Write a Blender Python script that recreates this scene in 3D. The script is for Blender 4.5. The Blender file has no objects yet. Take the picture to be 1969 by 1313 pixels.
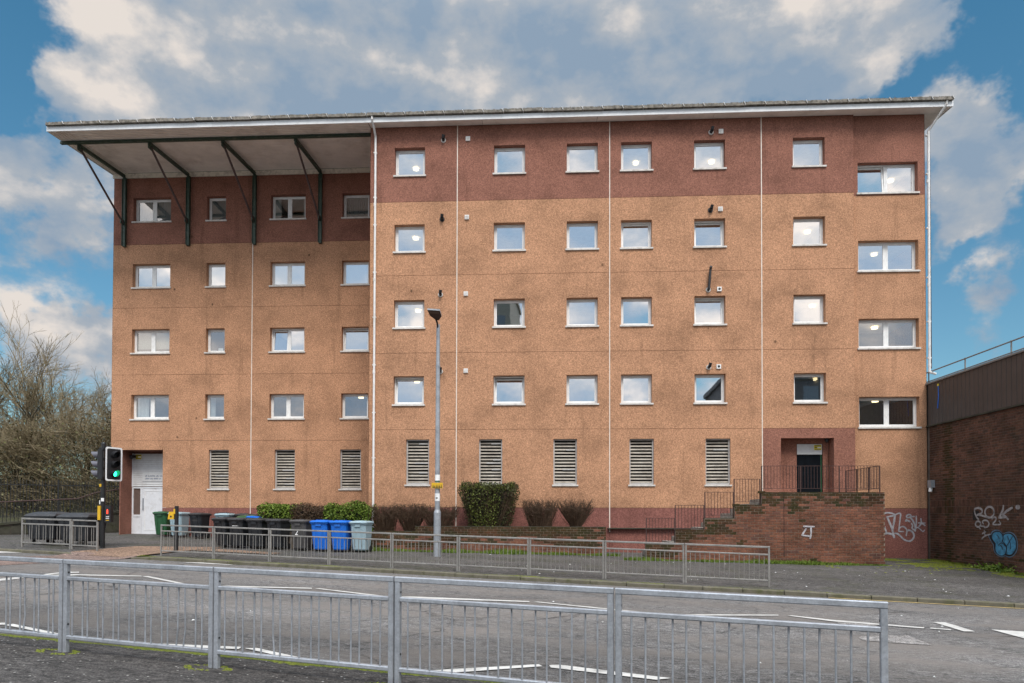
import bpy, math, random
from mathutils import Vector, Matrix, noise
random.seed(7)
R = math.radians
scene = bpy.context.scene
COL = scene.collection

# ------------------------------------------------------------------ camera
cam_d = bpy.data.cameras.new('camera'); cam = bpy.data.objects.new('camera', cam_d); COL.objects.link(cam)
cam_d.sensor_width = 36.0; cam_d.lens = 24.0; cam_d.shift_y = 0.15774; cam_d.clip_start = 0.1; cam_d.clip_end = 2000
cam.matrix_world = Matrix.Translation((0, 0, 1.55)) @ Matrix.Rotation(R(91.0), 4, 'X') @ Matrix.Rotation(R(0.15), 4, 'Z')
scene.camera = cam

# ------------------------------------------------------------------ light, sky, exposure
SUN_TO = Vector((0.16, -0.60, 0.80)).normalized()
SUN_STRENGTH, SUN_ANGLE, EXPOSURE = 0.85, 24, 1.7
SKY_STRENGTH = 0.1
sd = bpy.data.lights.new('sun', 'SUN'); sun = bpy.data.objects.new('sun', sd); COL.objects.link(sun)
sd.energy = SUN_STRENGTH; sd.angle = R(SUN_ANGLE); sd.color = (1.0, 0.95, 0.88)
sun.rotation_euler = (-SUN_TO).to_track_quat('-Z', 'Y').to_euler(); sun.location = (20, -30, 40)
vs = scene.view_settings
vs.view_transform = 'Standard'; vs.look = 'None'; vs.gamma = 1.0; vs.use_curve_mapping = False; vs.exposure = EXPOSURE

SKY_BLOBS = [(-0.4883, 0.7229, 0.4888, 1661.5, 0.3), (-0.4373, 0.7503, 0.4958, 410.8, 0.32), (-0.3578, 0.765, 0.5356, 213.5, 0.32), (-0.2585, 0.7854, 0.5624, 193.0, 0.3), (-0.1163, 0.8073, 0.5785, 106.2, 0.3), (0.0395, 0.812, 0.5823, 108.3, 0.3), (0.1932, 0.8001, 0.5679, 144.7, 0.3), (0.3326, 0.766, 0.5501, 215.1, 0.32), (0.4185, 0.7403, 0.5261, 782.9, 0.3), (-0.2441, 0.8203, 0.5172, 126.7, 0.22), (-0.0559, 0.8384, 0.5421, 77.1, 0.22), (0.1376, 0.8374, 0.529, 106.9, 0.22), (-0.3955, 0.7826, 0.4808, 312.7, 0.24), (0.4971, 0.7573, 0.4234, 1141.5, 0.4), (0.5232, 0.7619, 0.3818, 1050.9, 0.36), (0.5652, 0.7728, 0.2887, 1383.2, 0.42), (0.508, 0.7842, 0.3564, 1587.9, 0.28), (0.5135, 0.7648, 0.3891, 1027.7, 0.1), (-0.5481, 0.73, 0.4083, 1771.4, 0.36), (-0.518, 0.7842, 0.3416, 881.1, 0.42), (-0.5118, 0.7692, 0.3827, 2077.4, 0.1), (-0.5465, 0.8116, 0.2065, 1095.0, 0.42), (-0.5139, 0.829, 0.2206, 3238.9, 0.25), (-0.5789, 0.7924, 0.1924, 2180.4, 0.2), (0.5556, 0.8028, 0.2164, 1643.8, 0.24), (-0.5212, 0.6994, 0.4891, 1608.6, -0.35), (0.4997, 0.7059, 0.5019, 791.9, -0.5), (0.4426, 0.7631, 0.471, 2964.7, -0.2), (-0.5342, 0.718, 0.4462, 4399.3, -0.25), (-0.5405, 0.7968, 0.2701, 583.1, -0.22), (-0.535, 0.7518, 0.3855, 3253.2, -0.1), (0.5361, 0.7773, 0.3293, 5068.9, -0.2), (-0.3004, 0.7527, 0.5859, 2559.4, -0.2)]

def sky_world():
    w = bpy.data.worlds.new('World'); scene.world = w; w.use_nodes = True
    nt = w.node_tree; N = nt.nodes; L = nt.links; N.clear()
    out = N.new('ShaderNodeOutputWorld'); bg = N.new('ShaderNodeBackground'); L.new(bg.outputs[0], out.inputs[0])
    bg.inputs['Strength'].default_value = SKY_STRENGTH
    sky = N.new('ShaderNodeTexSky'); sky.sky_type = 'NISHITA'; sky.sun_disc = False
    sky.sun_elevation = math.asin(SUN_TO.z); sky.sun_rotation = math.atan2(SUN_TO.x, SUN_TO.y) % (2*math.pi)
    sky.air_density = 1.0; sky.dust_density = 0.6; sky.ozone_density = 1.5
    tc = N.new('ShaderNodeTexCoord')
    def val(v):
        return v
    def math_(op, a, b=None, clamp=False):
        m = N.new('ShaderNodeMath'); m.operation = op; m.use_clamp = clamp
        for i, x in enumerate((a, b)):
            if x is None: continue
            if isinstance(x, (int, float)): m.inputs[i].default_value = x
            else: L.new(x, m.inputs[i])
        return m.outputs[0]
    def noise_(offset, scale, detail, rough, dist=0.0, stretch=(1, 1, 1.5)):
        mp = N.new('ShaderNodeMapping'); L.new(tc.outputs['Generated'], mp.inputs['Vector'])
        mp.inputs['Location'].default_value = offset; mp.inputs['Scale'].default_value = stretch
        n = N.new('ShaderNodeTexNoise'); n.inputs['Scale'].default_value = scale; n.inputs['Detail'].default_value = detail
        n.inputs['Roughness'].default_value = rough; n.inputs['Distortion'].default_value = dist
        L.new(mp.outputs[0], n.inputs['Vector']); return n.outputs[0]
    n1 = noise_((0.3, 0.1, 0.7), 4.2, 12, 0.60)
    n1b = noise_((0.3 - 0.03, 0.1, 0.7 - 0.045), 4.2, 9, 0.55)
    n1a = noise_((0.3, 0.1, 0.7), 4.2, 9, 0.55)
    acc = math_('ADD', math_('MULTIPLY', math_('SUBTRACT', n1, 0.5), 1.9), 0.5 + CLOUD_BIAS)
    sx = N.new('ShaderNodeSeparateXYZ'); L.new(tc.outputs['Generated'], sx.inputs[0])
    fr = N.new('ShaderNodeMapRange'); fr.interpolation_type = 'SMOOTHSTEP'; L.new(sx.outputs[1], fr.inputs[0])
    fr.inputs[1].default_value = 0.1; fr.inputs[2].default_value = 0.7; fr.inputs[3].default_value = 0.0; fr.inputs[4].default_value = -0.36
    acc = math_('ADD', acc, fr.outputs[0])     # the cloud cover breaks up over the far side of the street
    wn = N.new('ShaderNodeTexNoise'); wn.inputs['Scale'].default_value = 5.0; wn.inputs['Detail'].default_value = 6; wn.inputs['Roughness'].default_value = 0.6
    L.new(tc.outputs['Generated'], wn.inputs['Vector'])
    w1 = N.new('ShaderNodeVectorMath'); w1.operation = 'SUBTRACT'; L.new(wn.outputs['Color'], w1.inputs[0]); w1.inputs[1].default_value = (0.5, 0.5, 0.5)
    w2 = N.new('ShaderNodeVectorMath'); w2.operation = 'MULTIPLY_ADD'; L.new(w1.outputs[0], w2.inputs[0]); w2.inputs[1].default_value = (0.30, 0.30, 0.22); L.new(tc.outputs['Generated'], w2.inputs[2])
    w3 = N.new('ShaderNodeVectorMath'); w3.operation = 'NORMALIZE'; L.new(w2.outputs[0], w3.inputs[0])
    for x, y, z, k, a in SKY_BLOBS:
        vm = N.new('ShaderNodeVectorMath'); vm.operation = 'DOT_PRODUCT'
        L.new(w3.outputs[0], vm.inputs[0]); vm.inputs[1].default_value = (x, y, z)
        e = math_('EXPONENT', math_('MULTIPLY', math_('SUBTRACT', vm.outputs['Value'], 1.0), k))
        acc = math_('ADD', acc, math_('MULTIPLY', e, a))
    mr = N.new('ShaderNodeMapRange'); mr.interpolation_type = 'SMOOTHSTEP'
    L.new(acc, mr.inputs[0]); mr.inputs[1].default_value = 0.50; mr.inputs[2].default_value = 0.78
    # cloud light: lit tops against shaded undersides
    dif = math_('ADD', math_('MULTIPLY', math_('SUBTRACT', n1a, n1b), 5.0), 0.42)
    big = noise_((2.0, 5.0, 1.0), 2.6, 4, 0.5, 0.0, (1, 1, 2.2))
    lit = math_('ADD', dif, math_('MULTIPLY', math_('SUBTRACT', big, 0.5), 1.3), True)
    cr = N.new('ShaderNodeValToRGB'); L.new(lit, cr.inputs[0])
    e = cr.color_ramp.elements
    e[0].position = 0.0; e[0].color = CLOUD_DARK + (1,)
    e[1].position = 1.0; e[1].color = CLOUD_LIT + (1,)
    m_ = cr.color_ramp.elements.new(0.5); m_.color = CLOUD_MID + (1,)
    sc = N.new('ShaderNodeVectorMath'); sc.operation = 'SCALE'; L.new(cr.outputs[0], sc.inputs[0]); 
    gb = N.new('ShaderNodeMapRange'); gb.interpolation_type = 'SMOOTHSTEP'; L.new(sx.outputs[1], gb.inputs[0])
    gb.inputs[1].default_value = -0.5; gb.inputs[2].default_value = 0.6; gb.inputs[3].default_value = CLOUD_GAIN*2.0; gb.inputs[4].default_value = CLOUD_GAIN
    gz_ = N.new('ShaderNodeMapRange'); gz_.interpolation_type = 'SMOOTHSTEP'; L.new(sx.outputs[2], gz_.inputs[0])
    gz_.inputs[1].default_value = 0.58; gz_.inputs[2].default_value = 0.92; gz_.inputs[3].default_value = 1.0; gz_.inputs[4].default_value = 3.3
    L.new(math_('MULTIPLY', gb.outputs[0], gz_.outputs[0]), sc.inputs[3])     # cloud brighter towards the sun's side, boosted overhead to light upward faces
    tint = N.new('ShaderNodeVectorMath'); tint.operation = 'MULTIPLY'; L.new(sky.outputs[0], tint.inputs[0]); 
    tr = N.new('ShaderNodeValToRGB'); L.new(sx.outputs[2], tr.inputs[0]); te = tr.color_ramp.elements
    te[0].position = 0.0; te[0].color = SKY_TINT[0]+(1,); te[1].position = 0.55; te[1].color = SKY_TINT[1]+(1,); L.new(tr.outputs[0], tint.inputs[1])
    mix = N.new('ShaderNodeMix'); mix.data_type = 'RGBA'
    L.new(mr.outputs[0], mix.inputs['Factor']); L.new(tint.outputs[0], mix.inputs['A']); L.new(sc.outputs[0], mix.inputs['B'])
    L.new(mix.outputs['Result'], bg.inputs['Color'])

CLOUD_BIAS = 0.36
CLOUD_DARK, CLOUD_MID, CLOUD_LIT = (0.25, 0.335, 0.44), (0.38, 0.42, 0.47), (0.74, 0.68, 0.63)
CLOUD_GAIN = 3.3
SKY_TINT = ((0.27, 0.335, 0.32), (0.185, 0.385, 0.395))
sky_world()

# ------------------------------------------------------------------ measured plan data (metres)
DATA = {'blob_black': [(-3.478, 0.9), (-3.599, 0.951), (-3.672, 1.03), (-3.839, 1.081), (-4.048, 1.055), (-4.173, 0.975), (-4.298, 1.016), (-4.477, 1.035), (-4.652, 0.981),
                (-4.759, 0.88), (-4.81, 0.72), (-4.797, 0.543), (-4.709, 0.406), (-4.576, 0.31), (-4.399, 0.277), (-4.265, 0.306), (-4.105, 0.274), (-3.921, 0.301),
                (-3.781, 0.385), (-3.724, 0.49), (-3.714, 0.614), (-3.596, 0.733)],
 'blob_halo': [(-3.424, 0.918), (-3.554, 0.972), (-3.633, 1.058), (-3.811, 1.111), (-4.035, 1.083), (-4.169, 0.997), (-4.303, 1.041), (-4.494, 1.062), (-4.681, 1.003),
               (-4.795, 0.896), (-4.85, 0.725), (-4.836, 0.536), (-4.742, 0.389), (-4.601, 0.286), (-4.411, 0.251), (-4.268, 0.282), (-4.097, 0.247), (-3.899, 0.276),
               (-3.75, 0.366), (-3.688, 0.479), (-3.677, 0.611), (-3.551, 0.739)],
 'blob_ink': [([(-3.86, 0.943), (-3.953, 0.884), (-3.986, 0.817)], 0.028), ([(-3.949, 0.616), (-4.042, 0.681), (-4.157, 0.686), (-4.269, 0.6)], 0.028),
              ([(-4.041, 0.62), (-4.132, 0.556), (-4.143, 0.488)], 0.028), ([(-4.618, 0.913), (-4.473, 0.751), (-4.325, 0.595)], 0.028),
              ([(-4.375, 0.913), (-4.473, 0.781), (-4.527, 0.664), (-4.525, 0.53)], 0.028)],
 'blob_left': [(-3.622, 0.889), (-3.719, 1.0), (-3.862, 1.043), (-4.024, 1.024), (-4.138, 0.936), (-4.148, 0.83), (-4.112, 0.753), (-4.202, 0.68), (-4.291, 0.579), (-4.301, 0.459),
               (-4.243, 0.35), (-4.105, 0.297), (-3.944, 0.318), (-3.829, 0.403), (-3.795, 0.525), (-3.809, 0.664), (-3.692, 0.768)],
 'blob_right': [(-4.195, 0.922), (-4.297, 0.978), (-4.454, 0.997), (-4.608, 0.95), (-4.715, 0.849), (-4.767, 0.719), (-4.754, 0.556), (-4.666, 0.433), (-4.533, 0.352),
                (-4.355, 0.341), (-4.329, 0.4), (-4.354, 0.552), (-4.27, 0.683), (-4.176, 0.74), (-4.187, 0.831)],
 'crossing': [(-16.841, 20.052), (-16.924, 22.604), (-14.236, 22.431), (-13.151, 22.979), (-11.749, 22.906), (-11.952, 21.402), (-12.528, 19.746), (-13.394, 17.897),
              (-13.612, 16.215)],
 'graf_j': [([(10.077, 1.19), (10.411, 1.181)], 0.052), ([(10.312, 1.181), (10.316, 0.966), (10.286, 0.785)], 0.052), ([(10.15, 1.105), (10.017, 0.899)], 0.052),
            ([(10.017, 0.889), (10.286, 0.855)], 0.052)],
 'graf_tag': [([(-2.726, 1.799), (-2.737, 1.669), (-2.838, 1.508), (-2.939, 1.444)], 0.064),
              ([(-2.739, 1.799), (-2.945, 1.829), (-3.121, 1.763), (-3.094, 1.652), (-2.865, 1.589)], 0.072), ([(-2.865, 1.589), (-3.118, 1.573), (-3.414, 1.51)], 0.064),
              ([(-3.741, 1.681), (-3.723, 1.613), (-3.673, 1.555), (-3.599, 1.517), (-3.511, 1.503), (-3.423, 1.516), (-3.348, 1.555), (-3.298, 1.614), (-3.281, 1.683),
                (-3.3, 1.753), (-3.352, 1.811), (-3.428, 1.849), (-3.516, 1.862), (-3.604, 1.847), (-3.677, 1.808), (-3.725, 1.749), (-3.741, 1.681)],
               0.072),
              ([(-4.198, 1.876), (-4.173, 1.755), (-4.056, 1.588), (-3.985, 1.512)], 0.08), ([(-4.599, 1.812), (-4.376, 1.724), (-4.171, 1.604)], 0.08),
              ([(-4.17, 1.588), (-4.306, 1.528), (-4.417, 1.454)], 0.072), ([(-3.985, 1.504), (-4.26, 1.521)], 0.064),
              ([(-3.051, 1.286), (-3.032, 1.238), (-2.98, 1.202), (-2.91, 1.188), (-2.84, 1.199), (-2.788, 1.234), (-2.77, 1.282), (-2.79, 1.331), (-2.842, 1.366), (-2.913, 1.38),
                (-2.983, 1.368), (-3.033, 1.333), (-3.051, 1.286)],
               0.067),
              ([(-2.935, 1.188), (-3.023, 1.126)], 0.048),
              ([(-3.088, 1.214), (-3.237, 1.209), (-3.249, 1.178), (-3.409, 1.204), (-3.484, 1.307), (-3.388, 1.4), (-3.24, 1.415), (-3.14, 1.366), (-3.189, 1.303)], 0.056),
              ([(-3.643, 1.464), (-3.751, 1.527), (-3.845, 1.481), (-3.796, 1.388), (-3.664, 1.286), (-4.051, 1.291), (-3.995, 1.39)], 0.054),
              ([(-3.235, 1.067), (-3.247, 1.004), (-3.27, 0.933)], 0.051), ([(-3.134, 0.969), (-3.309, 1.029)], 0.045),
              ([(-3.527, 0.956), (-3.282, 0.902), (-3.106, 0.794)], 0.051), ([(-4.827, 1.831), (-4.913, 1.83)], 0.128)],
 'graf_white': [([(14.243, 1.63), (14.335, 1.665), (14.454, 1.672), (14.573, 1.645), (14.679, 1.591)], 0.061), ([(14.387, 1.509), (14.533, 1.543), (14.678, 1.564)], 0.061),
                ([(14.679, 1.591), (14.771, 1.639), (14.864, 1.652), (14.883, 1.578), (14.862, 1.442), (14.806, 0.981)], 0.054),
                ([(14.387, 1.509), (14.452, 1.332), (14.53, 1.142), (14.582, 0.953), (14.62, 0.763)], 0.075),
                ([(14.665, 1.564), (14.637, 1.333), (14.596, 1.115), (14.575, 0.953)], 0.068), ([(14.241, 1.399), (14.26, 1.223), (14.298, 1.06), (14.344, 0.952)], 0.061),
                ([(14.244, 0.87), (14.357, 0.884), (14.489, 0.871), (14.607, 0.817), (14.633, 0.736)], 0.081),
                ([(14.674, 0.885), (14.753, 0.872), (14.858, 0.791), (14.962, 0.683), (15.067, 0.616), (15.199, 0.589), (15.305, 0.644), (15.371, 0.766), (15.346, 0.901),
                  (15.268, 0.982), (15.176, 1.009), (15.129, 0.982)],
                 0.065),
                ([(14.806, 0.981), (14.82, 1.062), (14.887, 1.13), (14.979, 1.144), (15.058, 1.09), (15.11, 0.982), (15.082, 0.805)], 0.054),
                ([(14.806, 0.96), (14.978, 0.954)], 0.048),
                ([(15.377, 1.532), (15.245, 1.511), (15.14, 1.484), (15.094, 1.538), (15.154, 1.599), (15.246, 1.592), (15.265, 1.552)], 0.054),
                ([(15.245, 1.484), (15.323, 1.389), (15.388, 1.254), (15.42, 1.118), (15.413, 0.983)], 0.061),
                ([(15.456, 1.545), (15.462, 1.376), (15.447, 1.173), (15.419, 0.983)], 0.048),
                ([(15.283, 1.267), (15.322, 1.172), (15.295, 1.091), (15.347, 1.037), (15.413, 1.01)], 0.054),
                ([(15.218, 1.335), (15.139, 1.375), (15.06, 1.361), (15.1, 1.416)], 0.061),
                ([(15.466, 1.091), (15.506, 1.119), (15.597, 1.051), (15.702, 0.957), (15.755, 1.011)], 0.041),
                ([(15.627, 1.444), (15.639, 1.349), (15.652, 1.282), (15.559, 1.16)], 0.054), ([(15.533, 1.288), (15.783, 1.282)], 0.043),
                ([(15.652, 1.282), (15.782, 1.187)], 0.049)],
 'marks': {'far_zig': [(-10.009, 20.783), (-9.469, 20.881), (-8.273, 20.364), (-8.395, 20.286), (-9.468, 20.881), (-9.772, 20.652)],
           'left_dash': [(-18.057, 22.731), (-17.467, 23.326), (-16.551, 23.087), (-16.49, 23.027), (-17.466, 23.326), (-17.65, 22.219)],
           'mark_g': [(7.268, 11.799), (7.488, 11.836), (7.329, 10.827), (7.133, 10.797)],
           'mark_h': [(7.767, 11.093), (8.196, 10.959), (8.641, 10.88), (7.704, 9.702), (7.668, 10.254)],
           'zig_a': [(-7.061, 9.539), (-7.015, 9.634), (-5.28, 8.6), (-5.389, 8.588)],
           'zig_a0': [(-7.543, 9.797), (-7.244, 9.696), (-7.172, 9.728), (-7.076, 9.559), (-7.35, 9.547)],
           'zig_b': [(-5.249, 8.604), (-4.977, 8.529), (-3.297, 8.358), (-3.278, 8.232), (-4.306, 8.299), (-4.98, 8.425)],
           'zig_c': [(-3.23, 8.285), (-3.105, 8.321), (-1.925, 7.493), (-2.08, 7.478)],
           'zig_c2': [(-1.811, 7.265), (-1.719, 7.274), (-1.529, 7.159), (-1.588, 7.13)],
           'zig_d': [(-1.224, 7.283), (-1.014, 7.279), (0.307, 7.723), (0.343, 7.623), (-0.463, 7.306), (-0.942, 7.154)],
           'zig_e': [(0.422, 7.686), (0.54, 7.714), (1.67, 7.186), (1.499, 7.103), (0.432, 7.567)],
           'zig_f1': [(-11.191, 14.376), (-11.272, 15.067), (-11.152, 15.873), (-10.923, 15.615), (-10.985, 14.684), (-10.918, 14.026)],
           'zig_f10': [(4.897, 12.164), (4.991, 12.211), (5.506, 11.768), (6.714, 11.135), (6.627, 11.018), (5.418, 11.58)],
           'zig_f11': [(6.809, 11.123), (7.056, 10.983), (6.984, 10.897), (6.738, 11.035)],
           'zig_f2': [(-11.114, 16.204), (-11.082, 16.866), (-10.759, 17.004), (-10.627, 16.796), (-10.9, 16.59), (-10.914, 16.056)],
           'zig_f3': [(-11.018, 15.993), (-10.465, 16.384), (-8.895, 16.406), (-8.779, 16.238), (-10.241, 16.149), (-10.78, 15.771)],
           'zig_f4': [(-8.81, 16.296), (-8.703, 16.374), (-7.157, 14.968), (-7.222, 14.89)],
           'zig_f5': [(-6.228, 14.682), (-6.096, 14.742), (-4.306, 14.714), (-4.246, 14.546), (-6.108, 14.504)],
           'zig_f6': [(-4.197, 14.587), (-4.124, 14.662), (-2.546, 13.621), (-2.63, 13.52)],
           'zig_f7': [(-2.536, 13.563), (-1.902, 13.602), (0.344, 13.331), (0.341, 13.181), (-2.065, 13.322)],
           'zig_f8': [(0.422, 13.212), (0.514, 13.269), (2.591, 12.009), (2.476, 11.895)],
           'zig_f9': [(2.577, 11.943), (2.872, 11.962), (4.777, 12.257), (4.723, 12.121), (2.833, 11.801)]},
 'patches': [[(5.079, 10.044), (5.716, 10.242), (5.942, 10.283), (5.816, 9.482), (5.358, 9.589), (4.999, 9.741)],
             [(5.412, 11.439), (5.785, 11.612), (6.072, 11.687), (5.907, 10.833), (5.557, 10.905)]],
 'tactile': [(-13.267, 23.06), (-13.762, 26.665), (-12.378, 27.463), (-11.474, 25.988), (-11.369, 22.842), (-11.768, 22.943)]}

# ------------------------------------------------------------------ mesh helpers
class MB:
    def __init__(s): s.v = []; s.f = []; s.m = []
    def quad(s, a, b, c, d, m=0):
        n = len(s.v); s.v += [a, b, c, d]; s.f.append((n, n+1, n+2, n+3)); s.m.append(m)
    def tri(s, a, b, c, m=0):
        n = len(s.v); s.v += [a, b, c]; s.f.append((n, n+1, n+2)); s.m.append(m)
    def ngon(s, pts, m=0):
        n = len(s.v); s.v += list(pts); s.f.append(tuple(range(n, n+len(pts)))); s.m.append(m)
    def hexa(s, p, m=0):   # 8 corners: bottom 0-3 ccw, top 4-7
        n = len(s.v); s.v += [tuple(q) for q in p]
        for f in ((3, 2, 1, 0), (4, 5, 6, 7), (0, 1, 5, 4), (1, 2, 6, 5), (2, 3, 7, 6), (3, 0, 4, 7)):
            s.f.append(tuple(n+i for i in f)); s.m.append(m)
    def box(s, x0, x1, y0, y1, z0, z1, m=0):
        s.hexa([(x0, y0, z0), (x1, y0, z0), (x1, y1, z0), (x0, y1, z0), (x0, y0, z1), (x1, y0, z1), (x1, y1, z1), (x0, y1, z1)], m)
    def tube(s, p0, p1, r0, r1=None, n=8, m=0, caps=True):
        r1 = r0 if r1 is None else r1
        p0 = Vector(p0); p1 = Vector(p1); d = (p1-p0)
        if d.length < 1e-6: return
        d.normalize(); a = d.orthogonal().normalized(); b = d.cross(a); k = len(s.v)
        for p, r in ((p0, r0), (p1, r1)):
            for i in range(n):
                t = 2*math.pi*i/n; s.v.append(tuple(p + a*(r*math.cos(t)) + b*(r*math.sin(t))))
        for i in range(n):
            j = (i+1) % n; s.f.append((k+i, k+j, k+n+j, k+n+i)); s.m.append(m)
        if caps:      # caps keep their own vertices so that smooth sides stay evenly shaded
            s.ngon([s.v[k+n-1-i] for i in range(n)], m); s.ngon([s.v[k+n+i] for i in range(n)], m)
    def path(s, pts, r, n=8, m=0):
        for a, b in zip(pts[:-1], pts[1:]): s.tube(a, b, r, r, n, m)
    def rod(s, p0, p1, w, h, ch=0.006, up=(0, 0, 1), m=0):   # chamfered rectangular section between two points
        p0 = Vector(p0); p1 = Vector(p1); d = (p1-p0).normalized(); u = Vector(up)
        if abs(d.dot(u)) > 0.95: u = Vector((0, 1, 0))
        x = d.cross(u).normalized(); y = x.cross(d).normalized(); w /= 2; h /= 2
        prof = [(-w+ch, -h), (w-ch, -h), (w, -h+ch), (w, h-ch), (w-ch, h), (-w+ch, h), (-w, h-ch), (-w, -h+ch)]
        k = len(s.v)
        for p in (p0, p1):
            for a, b in prof: s.v.append(tuple(p + x*a + y*b))
        for i in range(8):
            j = (i+1) % 8; s.f.append((k+i, k+j, k+8+j, k+8+i)); s.m.append(m)
        s.f.append(tuple(k+7-i for i in range(8))); s.m.append(m); s.f.append(tuple(k+8+i for i in range(8))); s.m.append(m)
    def loft(s, secs, m=0):   # secs: (z, hx, hy, chamfer, x offset, y offset)
        k = len(s.v)
        for z, hx, hy, c, ox, oy in secs:
            for a, b in ((-hx+c, -hy), (hx-c, -hy), (hx, -hy+c), (hx, hy-c), (hx-c, hy), (-hx+c, hy), (-hx, hy-c), (-hx, -hy+c)):
                s.v.append((a+ox, b+oy, z))
        for q in range(len(secs)-1):
            for i in range(8):
                j = (i+1) % 8; o = k+q*8; s.f.append((o+i, o+j, o+8+j, o+8+i)); s.m.append(m)
        s.f.append(tuple(k+7-i for i in range(8))); s.m.append(m)
        o = k+8*(len(secs)-1); s.f.append(tuple(o+i for i in range(8))); s.m.append(m)
    def mesh(s, name, mats, smooth=False):
        me = bpy.data.meshes.new(name); me.from_pydata(s.v, [], s.f)
        for mt in (mats if isinstance(mats, (list, tuple)) else [mats]): me.materials.append(mt)
        if any(s.m): me.polygons.foreach_set('material_index', s.m)
        if smooth: me.polygons.foreach_set('use_smooth', [True]*len(s.f))
        me.update(); return me
    def build(s, name, mats, parent=None, smooth=False):
        return link(name, s.mesh(name, mats, smooth), parent)

def link(name, me, parent=None, loc=None, rz=None):
    o = bpy.data.objects.new(name, me); COL.objects.link(o)
    if parent is not None: o.parent = parent
    if loc is not None: o.location = loc
    if rz is not None: o.rotation_euler = (0, 0, rz)
    return o
def tag(o, label=None, cat=None, group=None, kind=None):
    if label: o['label'] = label
    if cat: o['category'] = cat
    if group: o['group'] = group
    if kind: o['kind'] = kind
    return o
def thing(name, label, cat, loc=(0, 0, 0), rz=0.0, group=None):
    o = link(name, None, None, loc, rz); o.empty_display_size = 0.2
    return tag(o, label, cat, group)
def struct(o): return tag(o, kind='structure')
def stuff(o): return tag(o, kind='stuff')
def dup(o, parent=None):
    c = o.copy(); COL.objects.link(c)
    if parent is not None: c.parent = parent
    for ch in list(o.children): dup(ch, c)
    return c

# ------------------------------------------------------------------ materials
def new_mat(name):
    m = bpy.data.materials.new(name); m.use_nodes = True
    return m, m.node_tree.nodes, m.node_tree.links, m.node_tree.nodes['Principled BSDF']
def lin(h):
    c = [int(h[i:i+2], 16)/255 for i in (0, 2, 4)]
    return tuple(x/12.92 if x <= 0.04045 else ((x+0.055)/1.055)**2.4 for x in c)
def nodes_noise(N, L, vec, scale, detail=4, rough=0.55, stretch=None, dist=0.0):
    n = N.new('ShaderNodeTexNoise'); n.inputs['Scale'].default_value = scale; n.inputs['Detail'].default_value = detail
    n.inputs['Roughness'].default_value = rough; n.inputs['Distortion'].default_value = dist
    if stretch:
        mp = N.new('ShaderNodeMapping'); mp.inputs['Scale'].default_value = stretch; L.new(vec, mp.inputs['Vector']); vec = mp.outputs[0]
    L.new(vec, n.inputs['Vector']); return n.outputs[0]
def ramp(N, L, fac, stops):
    r = N.new('ShaderNodeValToRGB'); L.new(fac, r.inputs[0]); e = r.color_ramp.elements
    while len(e) < len(stops): e.new(0.5)
    for el, (p, c) in zip(e, stops):
        el.position = p; el.color = tuple(c)+(1,) if len(c) == 3 else c
    return r.outputs[0]
def mixc(N, L, fac, a, b, mode='MIX'):
    m = N.new('ShaderNodeMix'); m.data_type = 'RGBA'; m.blend_type = mode
    for k, x in (('Factor', fac), ('A', a), ('B', b)):
        if isinstance(x, (int, float)): m.inputs[k].default_value = x
        elif isinstance(x, tuple): m.inputs[k].default_value = x+(1,) if len(x) == 3 else x
        else: L.new(x, m.inputs[k])
    return m.outputs['Result']
def bump(N, L, bsdf, h, strength=0.3, dist=0.01):
    b = N.new('ShaderNodeBump'); b.inputs['Strength'].default_value = strength; b.inputs['Distance'].default_value = dist
    L.new(h, b.inputs['Height']); L.new(b.outputs[0], bsdf.inputs['Normal'])
def gray(v): return (v, v, v)
def scale_c(c, k): return tuple(min(1, x*k) for x in c)

def mat_plain(name, c, rough=0.5, metal=0.0, var=0.12, vscale=6.0, bmp=0.0, dirt=None, dirt_amt=0.0, spec=0.5):
    m, N, L, b = new_mat(name)
    tc = N.new('ShaderNodeTexCoord')
    n = nodes_noise(N, L, tc.outputs['Object'], vscale, 5, 0.6)
    col = ramp(N, L, n, [(0.3, scale_c(c, 1-var)), (0.7, scale_c(c, 1+var))])
    if dirt:
        d = nodes_noise(N, L, tc.outputs['Object'], vscale*0.7, 6, 0.7)
        f = ramp(N, L, d, [(0.5, gray(0)), (0.72, gray(dirt_amt))])
        col = mixc(N, L, f, col, dirt)
    L.new(col, b.inputs['Base Color']); b.inputs['Roughness'].default_value = rough; b.inputs['Metallic'].default_value = metal
    b.inputs['Specular IOR Level'].default_value = spec
    if bmp:
        h = nodes_noise(N, L, tc.outputs['Object'], vscale*9, 4, 0.6); bump(N, L, b, h, bmp)
    return m

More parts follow.
